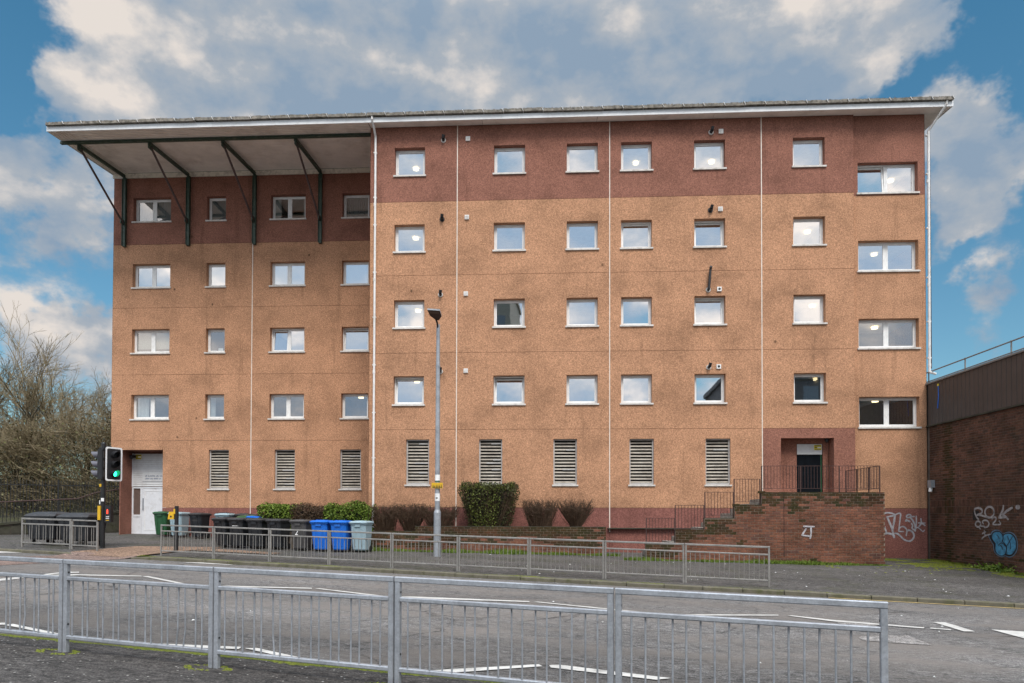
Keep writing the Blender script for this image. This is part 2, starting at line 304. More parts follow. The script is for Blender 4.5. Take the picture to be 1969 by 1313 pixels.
def mat_render(name, base):
    # pebble-dash render: coarse grain, patches of weathering, specks and runs of dirt
    m, N, L, b = new_mat(name)
    tc = N.new('ShaderNodeTexCoord'); off = N.new('ShaderNodeMapping'); L.new(tc.outputs['Object'], off.inputs[0])
    off.inputs['Location'].default_value = (0.137, 0.0173, 0.211); v = off.outputs[0]
    g = nodes_noise(N, L, v, 24.0, 3, 0.65)
    g2 = nodes_noise(N, L, v, 52.0, 2, 0.6)
    mx = N.new('ShaderNodeMath'); mx.operation = 'MULTIPLY_ADD'; L.new(g2, mx.inputs[0]); mx.inputs[1].default_value = 0.6
    sc = N.new('ShaderNodeMath'); sc.operation = 'MULTIPLY'; L.new(g, sc.inputs[0]); sc.inputs[1].default_value = 0.7
    L.new(sc.outputs[0], mx.inputs[2])
    col = ramp(N, L, mx.outputs[0], [(0.47, scale_c(base, 0.52)), (0.61, scale_c(base, 0.90)), (0.70, scale_c(base, 1.08)), (0.83, scale_c(base, 1.55))])
    big = nodes_noise(N, L, v, 0.55, 6, 0.62, (1, 1, 1.3))
    col = mixc(N, L, 1.0, col, ramp(N, L, big, [(0.33, gray(0.74)), (0.5, gray(0.98)), (0.68, gray(1.12))]), 'MULTIPLY')
    run = nodes_noise(N, L, v, 1.0, 5, 0.65, (2.6, 2.6, 0.22))
    col = mixc(N, L, 1.0, col, ramp(N, L, run, [(0.30, gray(0.78)), (0.42, gray(1.0))]), 'MULTIPLY')
    vo = N.new('ShaderNodeTexVoronoi'); vo.inputs['Scale'].default_value = 0.9
    mp = N.new('ShaderNodeMapping'); mp.inputs['Scale'].default_value = (1, 1, 0.8); L.new(v, mp.inputs['Vector']); L.new(mp.outputs[0], vo.inputs['Vector'])
    col = mixc(N, L, ramp(N, L, vo.outputs['Distance'], [(0.03, gray(0.65)), (0.055, gray(0.0))]), col, (0.03, 0.018, 0.012))
    L.new(col, b.inputs['Base Color']); b.inputs['Roughness'].default_value = 0.92; b.inputs['Specular IOR Level'].default_value = 0.15
    bump(N, L, b, mx.outputs[0], 0.55, 0.02)
    return m

def mat_brick(name, cols, moss=0.0):
    m, N, L, b = new_mat(name)
    oi = N.new('ShaderNodeObjectInfo'); ge = N.new('ShaderNodeNewGeometry')
    a = N.new('ShaderNodeMath'); a.operation = 'ADD'; L.new(oi.outputs['Random'], a.inputs[0]); L.new(ge.outputs['Random Per Island'], a.inputs[1])
    fr = N.new('ShaderNodeMath'); fr.operation = 'FRACT'; L.new(a.outputs[0], fr.inputs[0])
    col = ramp(N, L, fr.outputs[0], [(i/(len(cols)-1), c) for i, c in enumerate(cols)])
    n = nodes_noise(N, L, ge.outputs['Position'], 14, 4, 0.65)
    col = mixc(N, L, 1.0, col, ramp(N, L, n, [(0.3, gray(0.70)), (0.7, gray(1.22))]), 'MULTIPLY')
    st = nodes_noise(N, L, ge.outputs['Position'], 0.8, 5, 0.6)
    col = mixc(N, L, 1.0, col, ramp(N, L, st, [(0.36, gray(0.62)), (0.58, gray(1.05))]), 'MULTIPLY')
    if moss:
        k = nodes_noise(N, L, ge.outputs['Position'], 2.6, 6, 0.7)
        col = mixc(N, L, ramp(N, L, k, [(0.45, gray(0)), (0.6, gray(moss))]), col, (0.028, 0.030, 0.008))
    L.new(col, b.inputs['Base Color']); b.inputs['Roughness'].default_value = 0.9; b.inputs['Specular IOR Level'].default_value = 0.2
    bump(N, L, b, n, 0.3, 0.006)
    return m

def mat_ground(name, base, flecks=0.0, moss=0.0, warm=None, stretch_dir=True, bands=False):
    m, N, L, b = new_mat(name)
    tc = N.new('ShaderNodeTexCoord'); v = tc.outputs['Object']
    g = nodes_noise(N, L, v, 48, 4, 0.75); g2 = nodes_noise(N, L, v, 13, 6, 0.75, (0.55, 1.5, 1))
    col = ramp(N, L, g, [(0.36, scale_c(base, 0.35)), (0.5, base), (0.64, scale_c(base, 1.9))])
    col = mixc(N, L, 1.0, col, ramp(N, L, g2, [(0.40, gray(0.42)), (0.50, gray(1.0)), (0.60, gray(1.42))]), 'MULTIPLY')
    big = nodes_noise(N, L, v, 0.45, 6, 0.6, (0.35, 1.3, 1))
    col = mixc(N, L, 1.0, col, ramp(N, L, big, [(0.33, gray(0.72)), (0.66, gray(1.2))]), 'MULTIPLY')
    if warm:
        w = nodes_noise(N, L, v, 0.9, 5, 0.65, (0.5, 1.2, 1))
        col = mixc(N, L, ramp(N, L, w, [(0.42, gray(0)), (0.62, gray(0.8))]), col, warm)
    if bands:
        sp = N.new('ShaderNodeSeparateXYZ'); L.new(v, sp.inputs[0])
        wob = nodes_noise(N, L, v, 0.7, 4, 0.6, (0.3, 1, 1))
        ad = N.new('ShaderNodeMath'); ad.operation = 'MULTIPLY_ADD'; L.new(wob, ad.inputs[0]); ad.inputs[1].default_value = 1.4; L.new(sp.outputs[1], ad.inputs[2])
        dv = N.new('ShaderNodeMath'); dv.operation = 'DIVIDE'; L.new(ad.outputs[0], dv.inputs[0]); dv.inputs[1].default_value = 20.0
        col = mixc(N, L, 1.0, col, ramp(N, L, dv.outputs[0], [(0.40, gray(0.72)), (0.455, gray(0.80)), (0.50, gray(1.12)), (0.60, gray(1.05)), (0.66, gray(0.9)), (0.74, gray(1.05)), (0.88, gray(0.95))]), 'MULTIPLY')
    if bands or moss:
        vc = N.new('ShaderNodeTexVoronoi'); vc.feature = 'DISTANCE_TO_EDGE'; vc.inputs['Scale'].default_value = 0.55
        wv = nodes_noise(N, L, v, 3.0, 5, 0.65); wa = N.new('ShaderNodeVectorMath'); wa.operation = 'SCALE'; wa.inputs[0].default_value = (0.5, 0.4, 0.0); L.new(wv, wa.inputs[3])
        wb = N.new('ShaderNodeVectorMath'); wb.operation = 'ADD'; L.new(wa.outputs[0], wb.inputs[0]); L.new(v, wb.inputs[1]); L.new(wb.outputs[0], vc.inputs['Vector'])
        cm = nodes_noise(N, L, v, 0.35, 4, 0.6)
        ck = mixc(N, L, 1.0, ramp(N, L, vc.outputs['Distance'], [(0.004, gray(0.85)), (0.014, gray(0))]), ramp(N, L, cm, [(0.50, gray(0)), (0.58, gray(1))]), 'MULTIPLY')
        col = mixc(N, L, ck, col, scale_c(base, 0.25))
    if flecks:
        vo = N.new('ShaderNodeTexVoronoi'); vo.inputs['Scale'].default_value = 15; L.new(v, vo.inputs['Vector'])
        sel = N.new('ShaderNodeSeparateColor'); L.new(vo.outputs['Color'], sel.inputs[0])
        f1 = ramp(N, L, vo.outputs['Distance'], [(0.12, gray(1)), (0.20, gray(0))])
        f2 = ramp(N, L, sel.outputs[0], [(1-flecks, gray(0)), (1-flecks+0.02, gray(1))])
        ff = mixc(N, L, 1.0, f1, f2, 'MULTIPLY')
        col = mixc(N, L, ff, col, (0.5, 0.48, 0.44))
    if moss:
        k = nodes_noise(N, L, v, 0.8, 6, 0.7)
        col = mixc(N, L, ramp(N, L, k, [(0.5, gray(0)), (0.64, gray(moss))]), col, (0.05, 0.055, 0.012))
    L.new(col, b.inputs['Base Color']); b.inputs['Roughness'].default_value = 0.82; b.inputs['Specular IOR Level'].default_value = 0.3
    h = nodes_noise(N, L, v, 26, 5, 0.75); bump(N, L, b, h, 1.0, 0.03)
    return m

def mat_leaf(name, cols, trans=0.25, rough=0.6):
    m, N, L, b = new_mat(name)
    ge = N.new('ShaderNodeNewGeometry')
    n = nodes_noise(N, L, ge.outputs['Position'], 2.2, 3, 0.6)
    a = N.new('ShaderNodeMath'); a.operation = 'MULTIPLY_ADD'; L.new(ge.outputs['Random Per Island'], a.inputs[0]); a.inputs[1].default_value = 0.6
    s = N.new('ShaderNodeMath'); s.operation = 'MULTIPLY'; L.new(n, s.inputs[0]); s.inputs[1].default_value = 0.45; L.new(s.outputs[0], a.inputs[2])
    col = ramp(N, L, a.outputs[0], [(i/(len(cols)-1), c) for i, c in enumerate(cols)])
    L.new(col, b.inputs['Base Color']); b.inputs['Roughness'].default_value = rough; b.inputs['Specular IOR Level'].default_value = 0.25
    return m

def mat_galv(name, c=(0.37, 0.39, 0.42), rust=0.75):
    m, N, L, b = new_mat(name)
    tc = N.new('ShaderNodeTexCoord'); ge = N.new('ShaderNodeNewGeometry'); v = ge.outputs['Position']
    n = nodes_noise(N, L, v, 38, 3, 0.7); n2 = nodes_noise(N, L, v, 3.5, 5, 0.65)
    col = ramp(N, L, n, [(0.3, scale_c(c, 0.82)), (0.7, scale_c(c, 1.15))])
    col = mixc(N, L, 1.0, col, ramp(N, L, n2, [(0.32, gray(0.72)), (0.6, gray(1.08))]), 'MULTIPLY')
    r = nodes_noise(N, L, v, 5.5, 5, 0.7)
    col = mixc(N, L, ramp(N, L, r, [(0.70, gray(0)), (0.76, gray(rust))]), col, (0.11, 0.05, 0.025))
    L.new(col, b.inputs['Base Color']); b.inputs['Metallic'].default_value = 0.35
    L.new(ramp(N, L, n2, [(0.3, gray(0.55)), (0.7, gray(0.34))]), b.inputs['Roughness'])
    return m

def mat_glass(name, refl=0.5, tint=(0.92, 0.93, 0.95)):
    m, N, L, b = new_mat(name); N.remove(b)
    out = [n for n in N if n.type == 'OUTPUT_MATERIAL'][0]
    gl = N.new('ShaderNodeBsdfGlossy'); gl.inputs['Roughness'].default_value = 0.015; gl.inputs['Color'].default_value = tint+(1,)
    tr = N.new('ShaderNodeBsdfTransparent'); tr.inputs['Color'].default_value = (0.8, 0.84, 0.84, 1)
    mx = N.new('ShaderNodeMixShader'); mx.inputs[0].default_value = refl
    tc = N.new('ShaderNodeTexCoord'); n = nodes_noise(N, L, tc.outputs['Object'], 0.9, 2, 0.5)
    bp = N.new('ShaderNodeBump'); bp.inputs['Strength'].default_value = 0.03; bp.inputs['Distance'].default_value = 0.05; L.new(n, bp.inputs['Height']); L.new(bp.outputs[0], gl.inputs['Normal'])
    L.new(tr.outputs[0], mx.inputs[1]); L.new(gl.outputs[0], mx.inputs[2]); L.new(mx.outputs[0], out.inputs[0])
    return m
def mat_emit(name, c, s):
    m, N, L, b = new_mat(name); b.inputs['Base Color'].default_value = c+(1,); b.inputs['Emission Color'].default_value = c+(1,); b.inputs['Emission Strength'].default_value = s
    return m

TAN = (0.462, 0.248, 0.145); MAROON = (0.270, 0.123, 0.088)
M = dict(
 tan=mat_render('tan_pebbledash', TAN), maroon=mat_render('maroon_pebbledash', MAROON), plinth=mat_render('plinth_pebbledash', (0.25, 0.105, 0.085)),
 white=mat_plain('white_upvc', (0.80, 0.79, 0.77), 0.35, var=0.05, dirt=(0.45, 0.42, 0.38), dirt_amt=0.35),
 sill=mat_plain('sill_concrete', (0.62, 0.58, 0.54), 0.7, var=0.15, dirt=(0.25, 0.22, 0.19), dirt_amt=0.6),
 strip=mat_plain('joint_sealant', (0.74, 0.66, 0.58), 0.6, var=0.1, dirt=(0.4, 0.28, 0.18), dirt_amt=0.5),
 filler=mat_plain('joint_filler', (0.07, 0.04, 0.028), 0.9),
 pipe=mat_plain('white_pipe', (0.78, 0.76, 0.74), 0.4, var=0.06, dirt=(0.35, 0.33, 0.26), dirt_amt=0.5),
 fascia=mat_plain('fascia_white', (0.80, 0.81, 0.82), 0.4, var=0.05, dirt=(0.5, 0.48, 0.45), dirt_amt=0.4),
 soffit=mat_plain('soffit_board', (0.90, 0.83, 0.77), 0.6, var=0.10, vscale=1.2, dirt=(0.45, 0.38, 0.32), dirt_amt=0.5),
 trim=mat_plain('soffit_trim', (0.80, 0.74, 0.64), 0.6, var=0.1, dirt=(0.20, 0.16, 0.12), dirt_amt=0.6),
 eave=mat_plain('mossy_eave', (0.17, 0.15, 0.125), 0.9, var=0.6, vscale=7, bmp=0.6, dirt=(0.04, 0.036, 0.02), dirt_amt=0.9),
 clip=mat_plain('eave_clip', (0.62, 0.60, 0.57), 0.6),
 roof=mat_plain('roof_felt', (0.10, 0.10, 0.10), 0.9),
 green_steel=mat_plain('green_steel', (0.030, 0.055, 0.038), 0.5, var=0.3, dirt=(0.14, 0.16, 0.12), dirt_amt=0.5),
 rust_steel=mat_plain('rusty_steel', (0.075, 0.048, 0.048), 0.55, var=0.3, dirt=(0.12, 0.045, 0.03), dirt_amt=0.6),
 louvre=mat_plain('louvre_slat', (0.36, 0.32, 0.27), 0.6, var=0.25, vscale=3.5, dirt=(0.17, 0.14, 0.11), dirt_amt=0.7),
 louvre_frame=mat_plain('louvre_frame', (0.48, 0.46, 0.44), 0.6, var=0.15),
 dark=mat_plain('dark_void', (0.012, 0.011, 0.010), 0.9),
 room=mat_plain('room_wall', (0.34, 0.33, 0.31), 0.9), room_ceiling=mat_plain('room_ceiling', (0.72, 0.71, 0.68), 0.9),
 blind=mat_plain('white_blind', (0.62, 0.62, 0.56), 0.8, var=0.04), net_grey=mat_plain('grey_net', (0.40, 0.40, 0.40), 0.9, var=0.1), curtain=mat_plain('net_curtain', (0.62, 0.62, 0.60), 0.9, var=0.08),
 paper=mat_plain('paper', (0.8, 0.8, 0.78), 0.9), brown=mat_plain('brown_backing', (0.13, 0.085, 0.07), 0.9),
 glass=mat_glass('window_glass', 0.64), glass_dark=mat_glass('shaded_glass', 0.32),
 lamp=mat_emit('ceiling_lamp_glow', (1.0, 0.80, 0.46), 1.1),
 black=mat_plain('black_plastic', (0.016, 0.016, 0.018), 0.45, var=0.3), black_paint=mat_plain('black_paint', (0.014, 0.014, 0.015), 0.4, var=0.2),
 door_dark=mat_plain('dark_door', (0.006, 0.008, 0.011), 0.6, var=0.3, spec=0.06),
 shutter=mat_plain('shutter_slat', (0.66, 0.66, 0.66), 0.45, var=0.06, dirt=(0.4, 0.38, 0.36), dirt_amt=0.4),
 door_white=mat_plain('white_door', (0.72, 0.73, 0.76), 0.4, var=0.05, dirt=(0.42, 0.4, 0.38), dirt_amt=0.5),
 yellow=mat_plain('yellow_paint', (0.64, 0.38, 0.015), 0.45, var=0.1), sign_yellow=mat_plain('yellow_sign', (0.72, 0.58, 0.05), 0.5, var=0.1),
 print_dark=mat_plain('dark_print', (0.03, 0.025, 0.01), 0.7), print_blue=mat_plain('blue_print', (0.16, 0.19, 0.26), 0.7), print_white=mat_plain('white_print', (0.78, 0.78, 0.78), 0.7),
 galv=mat_galv('galvanised_steel'), galv_light=mat_galv('pale_galvanised', (0.46, 0.50, 0.54), 0.15), lantern=mat_plain('lantern_shell', (0.66, 0.60, 0.56), 0.5),
 galv_old=mat_galv('weathered_steel', (0.29, 0.275, 0.255)),
 rail_rust=mat_plain('rusty_handrail', (0.055, 0.026, 0.022), 0.7, var=0.35, vscale=14),
 brick=mat_brick('red_brick', [(0.155, 0.066, 0.044), (0.205, 0.084, 0.052), (0.245, 0.103, 0.064), (0.14, 0.069, 0.054)], 0.15),
 brick_moss=mat_brick('mossy_brick', [(0.06, 0.034, 0.018), (0.095, 0.045, 0.022), (0.045, 0.035, 0.018), (0.12, 0.055, 0.03)], 0.75),
 brick_dark=mat_brick('dark_brick', [(0.095, 0.050, 0.036), (0.14, 0.071, 0.050), (0.17, 0.084, 0.058), (0.082, 0.051, 0.040)], 0.25),
 mortar=mat_plain('mortar', (0.21, 0.165, 0.125), 0.95, var=0.25, dirt=(0.06, 0.05, 0.03), dirt_amt=0.7),
 mortar_dark=mat_plain('dark_mortar', (0.13, 0.10, 0.08), 0.95, var=0.3),
 clad=mat_plain('brown_cladding', (0.060, 0.048, 0.043), 0.55, var=0.12, vscale=2),
 coping=mat_plain('coping', (0.20, 0.19, 0.18), 0.6), concrete=mat_plain('concrete', (0.27, 0.25, 0.22), 0.9, var=0.2, dirt=(0.05, 0.05, 0.02), dirt_amt=0.8),
 asphalt=mat_ground('road_asphalt', (0.162, 0.153, 0.146), warm=(0.200, 0.176, 0.157), bands=True, flecks=0.012),
 paving=mat_ground('pavement_asphalt', (0.092, 0.085, 0.079), flecks=0.10, moss=0.35),
 paving_near=mat_ground('near_pavement_asphalt', (0.078, 0.071, 0.066), flecks=0.30),
 red_surface=mat_ground('crossing_surface', (0.235, 0.165, 0.138)), tactile=mat_ground('tactile_surface', (0.25, 0.165, 0.115)),
 patch=mat_ground('road_patch', (0.27, 0.25, 0.235)),
 soil=mat_ground('soil', (0.05, 0.038, 0.026), moss=0.5), hill=mat_ground('hill_ground', (0.045, 0.042, 0.022), moss=0.7),
 kerb=mat_plain('kerb_concrete', (0.125, 0.112, 0.080), 0.9, var=0.25, vscale=4, bmp=0.4, dirt=(0.062, 0.066, 0.018), dirt_amt=0.9),
 line=mat_plain('road_paint', (0.54, 0.52, 0.485), 0.75, var=0.12, vscale=5, dirt=(0.22, 0.21, 0.19), dirt_amt=0.75),
 line_yellow=mat_plain('yellow_line', (0.50, 0.36, 0.12), 0.8, var=0.2, dirt=(0.16, 0.13, 0.1), dirt_amt=0.8),
 graffiti=mat_plain('white_spray', (0.42, 0.40, 0.42), 0.7, var=0.3, vscale=9), graffiti_dim=mat_plain('dim_spray', (0.30, 0.28, 0.28), 0.7, var=0.45, vscale=9),
 spray_blue=mat_plain('blue_spray', (0.055, 0.22, 0.36), 0.6, var=0.5, vscale=8), spray_halo=mat_plain('halo_spray', (0.10, 0.16, 0.22), 0.7, var=0.3), spray_black=mat_plain('black_spray', (0.006, 0.008, 0.012), 0.5),
 bin_black=mat_plain('black_bin', (0.016, 0.018, 0.022), 0.42, var=0.25, dirt=(0.06, 0.06, 0.06), dirt_amt=0.4),
 bin_lid_black=mat_plain('black_bin_lid', (0.035, 0.035, 0.038), 0.5, var=0.25, dirt=(0.10, 0.10, 0.10), dirt_amt=0.5),
 bin_grey=mat_plain('grey_bin', (0.072, 0.068, 0.068), 0.5, var=0.12), bin_blue=mat_plain('blue_bin', (0.012, 0.15, 0.62), 0.38, var=0.1),
 bin_pale=mat_plain('pale_blue_bin', (0.32, 0.43, 0.48), 0.45, var=0.08), bin_green=mat_plain('green_bin', (0.024, 0.095, 0.038), 0.45, var=0.1),
 rubber=mat_plain('rubber', (0.012, 0.012, 0.012), 0.8),
 leaf_green=mat_leaf('green_leaf', [(0.026, 0.045, 0.008), (0.07, 0.115, 0.014), (0.145, 0.205, 0.026), (0.22, 0.27, 0.045)]),
 leaf_olive=mat_leaf('olive_leaf', [(0.035, 0.045, 0.010), (0.085, 0.105, 0.018), (0.14, 0.165, 0.03), (0.19, 0.21, 0.05)]),
 leaf_dark=mat_leaf('dark_leaf', [(0.020, 0.018, 0.008), (0.034, 0.036, 0.012), (0.055, 0.062, 0.018), (0.085, 0.095, 0.028)]),
 leaf_brown=mat_leaf('brown_leaf', [(0.040, 0.026, 0.014), (0.070, 0.043, 0.024), (0.10, 0.060, 0.036), (0.080, 0.066, 0.026)]),
 twig=mat_leaf('hedge_twig', [(0.055, 0.036, 0.024), (0.088, 0.056, 0.037), (0.14, 0.090, 0.055)]),
 bark=mat_leaf('bark', [(0.040, 0.034, 0.024), (0.060, 0.05, 0.034), (0.075, 0.066, 0.04)]),
 branch=mat_leaf('bare_twig', [(0.100, 0.078, 0.046), (0.18, 0.140, 0.080), (0.24, 0.19, 0.115), (0.155, 0.150, 0.066)]),
 scrub=mat_leaf('scrub', [(0.040, 0.034, 0.016), (0.085, 0.070, 0.032), (0.15, 0.118, 0.062), (0.105, 0.115, 0.036), (0.21, 0.17, 0.105)]),
 grass=mat_leaf('grass', [(0.05, 0.09, 0.012), (0.11, 0.17, 0.022), (0.18, 0.24, 0.035)]),
 moss=mat_leaf('moss', [(0.045, 0.06, 0.006), (0.10, 0.12, 0.010), (0.16, 0.18, 0.02), (0.06, 0.05, 0.02)]),
 stone=mat_plain('dark_stone', (0.045, 0.042, 0.030), 0.95, var=0.4, vscale=3, bmp=0.6, dirt=(0.035, 0.042, 0.012), dirt_amt=0.9),
 litter=mat_plain('litter', (0.7, 0.7, 0.68), 0.7),
 lens_green=mat_emit('green_light', (0.02, 1.0, 0.38), 2.2), lens_red=mat_emit('red_light', (1.0, 0.06, 0.03), 0.7),
 visor_grey=mat_plain('visor_grey', (0.11, 0.11, 0.135), 0.5),
 tower=mat_plain('tower_render', (0.36, 0.34, 0.29), 0.85), far_block=mat_plain('dark_block_render', (0.13, 0.13, 0.135), 0.85),
 block_glass=mat_plain('far_glass', (0.22, 0.25, 0.29), 0.2),
)
# ------------------------------------------------------------------ ground levels in road axes (u along the road, v towards the building)
TH = R(17.0); CU, SU = math.cos(TH), math.sin(TH)
def to_uv(x, y): return x*CU - y*SU, x*SU + y*CU
def to_xy(u, v): return u*CU + v*SU, -u*SU + v*CU
def smooth(a, b, x):
    t = max(0.0, min(1.0, (x-a)/(b-a))); return t*t*(3-2*t)
K0, K1 = 6.16, 6.32      # near kerb
K2, K3 = 17.20, 17.37    # far kerb
def zn(u): return -0.057 - 0.0163*u
def zf(u): return -0.178 - 0.023*u
def road_z(u, v):
    t = (v-5.63)/12.11; return zn(u) + (zf(u)-zn(u))*t - 0.11 + 0.03*math.sin(math.pi*max(0, min(1, (v-K1)/(K2-K1))))
def dip(u): return smooth(-20.7, -20.1, u) * (1-smooth(-18.2, -17.6, u))
def gz_uv(u, v):
    if v < K1: return zn(u)
    if v < K2: return road_z(u, v)
    return zf(u) + 0.0225*(v-17.74) - 0.10*dip(u)*(1-smooth(17.3, 18.9, v))
def gz(x, y): return gz_uv(*to_uv(x, y))
ROAD_ROT = -TH
def grid(name, mat, u0, u1, v0, v1, du, dv, fz):
    nu = max(1, round((u1-u0)/du)); nv = max(1, round((v1-v0)/dv)); b = MB()
    for j in range(nv+1):
        for i in range(nu+1):
            u = u0+(u1-u0)*i/nu; v = v0+(v1-v0)*j/nv; b.v.append((u, v, fz(u, v)))
    for j in range(nv):
        for i in range(nu):
            a = j*(nu+1)+i; b.f.append((a, a+1, a+nu+2, a+nu+1)); b.m.append(0)
    o = b.build(name, mat, None, True); o.rotation_euler.z = ROAD_ROT
    return struct(o)
grid('road', M['asphalt'], -90, 60, K1-0.02, K2+0.02, 1.5, 0.6, lambda u, v: road_z(u, v))
grid('pavement', M['paving_near'], -60, 40, -25, K0, 2, 2, lambda u, v: zn(u))
grid('pavement', M['paving'], -90, 60, K3-0.01, 60, 0.6, 0.5, lambda u, v: gz_uv(u, v) + (0.012*noise.noise((u*0.5, v*0.5, 3.1)) if v > 18 else 0))
gr = MB(); gr.quad((-700, -700, 0), (700, -700, 0), (700, 700, 0), (-700, 700, 0))
g_o = struct(gr.build('ground', M['hill'])); g_o.location.z = -2.6
def draped(name, mat, poly, dz, cat_kind='structure', fz=None):
    # a painted sheet laid on the ground: the outline is cut into short pieces so that it follows the surface
    from mathutils.geometry import tessellate_polygon
    pts = []
    n = len(poly)
    for i in range(n):
        a, c = Vector(poly[i]), Vector(poly[(i+1) % n]); k = max(1, int((c-a).length/0.8))
        for j in range(k): pts.append(a + (c-a)*(j/k))
    tri = tessellate_polygon([[Vector((p.x, p.y, 0)) for p in pts]])
    b = MB(); f = fz or (lambda x, y: road_z(*to_uv(x, y)))
    b.v = [(p.x, p.y, f(p.x, p.y)+dz) for p in pts]
    for t in tri:
        a, c, d = (Vector(b.v[i]) for i in t)
        b.f.append(tuple(t) if (c-a).cross(d-a).z > 0 else tuple(reversed(t))); b.m.append(0)
    o = b.build(name, mat); tag(o, kind=cat_kind); return o
for k, p in DATA['marks'].items(): draped('road_marking', M['line'], p, 0.012)
for p in DATA['patches']: draped('road_patch', M['patch'], p, 0.008)
def crossing_strip():
    b = MB(); poly = DATA['crossing']
    fz = lambda x, y: (road_z(*to_uv(x, y)) if to_uv(x, y)[1] < K2 else gz(x, y))
    # strip of quads across the road, following its camber
    us = (-24.5, -17.9)
    nv = 26
    for j in range(nv):
        v0 = K1 + (K2+0.6-K1)*j/nv; v1 = K1 + (K2+0.6-K1)*(j+1)/nv
        def ends(v):
            t = (v-K1)/(K2-K1); return (-22.6 + 2.0*t, -19.4 + 1.5*t)
        a0, b0 = ends(v0); a1, b1 = ends(v1)
        for i in range(4):
            p = [(a0+(b0-a0)*i/4, v0), (a0+(b0-a0)*(i+1)/4, v0), (a1+(b1-a1)*(i+1)/4, v1), (a1+(b1-a1)*i/4, v1)]
            b.quad(*[(u, v, (road_z(u, v) if v < K2 else max(road_z(u, v), gz_uv(u, v)))+0.010) for u, v in p])
    o = b.build('crossing_surface', M['red_surface']); o.rotation_euler.z = ROAD_ROT; struct(o)
crossing_strip()
def tactile():
    b = MB()
    x0 = -20.6; 
    for i in range(12):
        for j in range(12):
            def q(i, j):
                u = -20.6 + 2.9*i/12 + 0.05*j/12; v = K3 + 0.02 + (2.6+1.2*(i/12))*j/12
                return (u, v, gz_uv(u, v)+0.022)
            b.quad(q(i, j), q(i+1, j), q(i+1, j+1), q(i, j+1))
    o = b.build('tactile_paving', M['tactile']); o.rotation_euler.z = ROAD_ROT; struct(o)
tactile()
# buff strip behind the far railing
b = MB()
for i in range(10):
    q = lambda i, v: (-17.6+0.32*i, v, gz_uv(-17.6+0.32*i, v)+0.02)
    b.quad(q(i, 19.6), q(i+1, 19.6), q(i+1, 20.5-0.04*i), q(i, 20.5-0.04*i))
o = b.build('tactile_paving', M['tactile']); o.rotation_euler.z = ROAD_ROT; struct(o)

# kerbs: one stone after another
def kerb_run(u0, u1, v0, v1, fz, step=0.92, low=None):
    k = link('kerb', None); k.rotation_euler.z = ROAD_ROT; struct(k)
    u = u0
    while u < u1-0.05:
        e = min(u+step, u1); c = random.uniform(-0.006, 0.006); t = random.uniform(-0.004, 0.004); g = 0.016; b = MB(); ch = 0.018
        za, zb = fz(u)+c, fz(e)+c+t
        A, Bq = u+g/2, e-g/2
        dn = 0.35
        face = v0 if v0 > 10 else v1; back = v1 if v0 > 10 else v0; s = 1 if back > face else -1
        pr = lambda z: [(face, z-dn), (face, z-ch), (face+s*ch, z), (back, z), (back, z-dn)]
        pa, pb = pr(za), pr(zb); n = len(b.v)
        b.v += [(A, y, z) for y, z in pa] + [(Bq, y, z) for y, z in pb]
        for i in range(5):
            j = (i+1) % 5; b.f.append((n+i, n+j, n+5+j, n+5+i) if s < 0 else (n+j, n+i, n+5+i, n+5+j)); b.m.append(0)
        b.f.append(tuple(n+i for i in range(5))); b.m.append(0); b.f.append(tuple(n+9-i for i in range(5))); b.m.append(0)
        b.build('kerb_stone', M['kerb'], k); u = e
    return k
kerb_run(-17.9, 16.5, K2, K3, lambda u: gz_uv(u, K3)+0.004)
kerb_run(-25.2, -20.4, K2, K3, lambda u: gz_uv(u, K3)+0.004)
kerb_run(-11.5, 7.0, K0, K1, lambda u: zn(u)+0.002)
# yellow line beside the far kerb
yl = MB()
for i in range(40):
    u = 2.35+0.35*i; f = lambda u, v: (u, v, road_z(u, v)+0.012)
    yl.quad(f(u, K2-0.20), f(u+0.35, K2-0.20), f(u+0.35, K2-0.10), f(u, K2-0.10))
o = yl.build('road_marking', M['line_yellow']); o.rotation_euler.z = ROAD_ROT; struct(o)

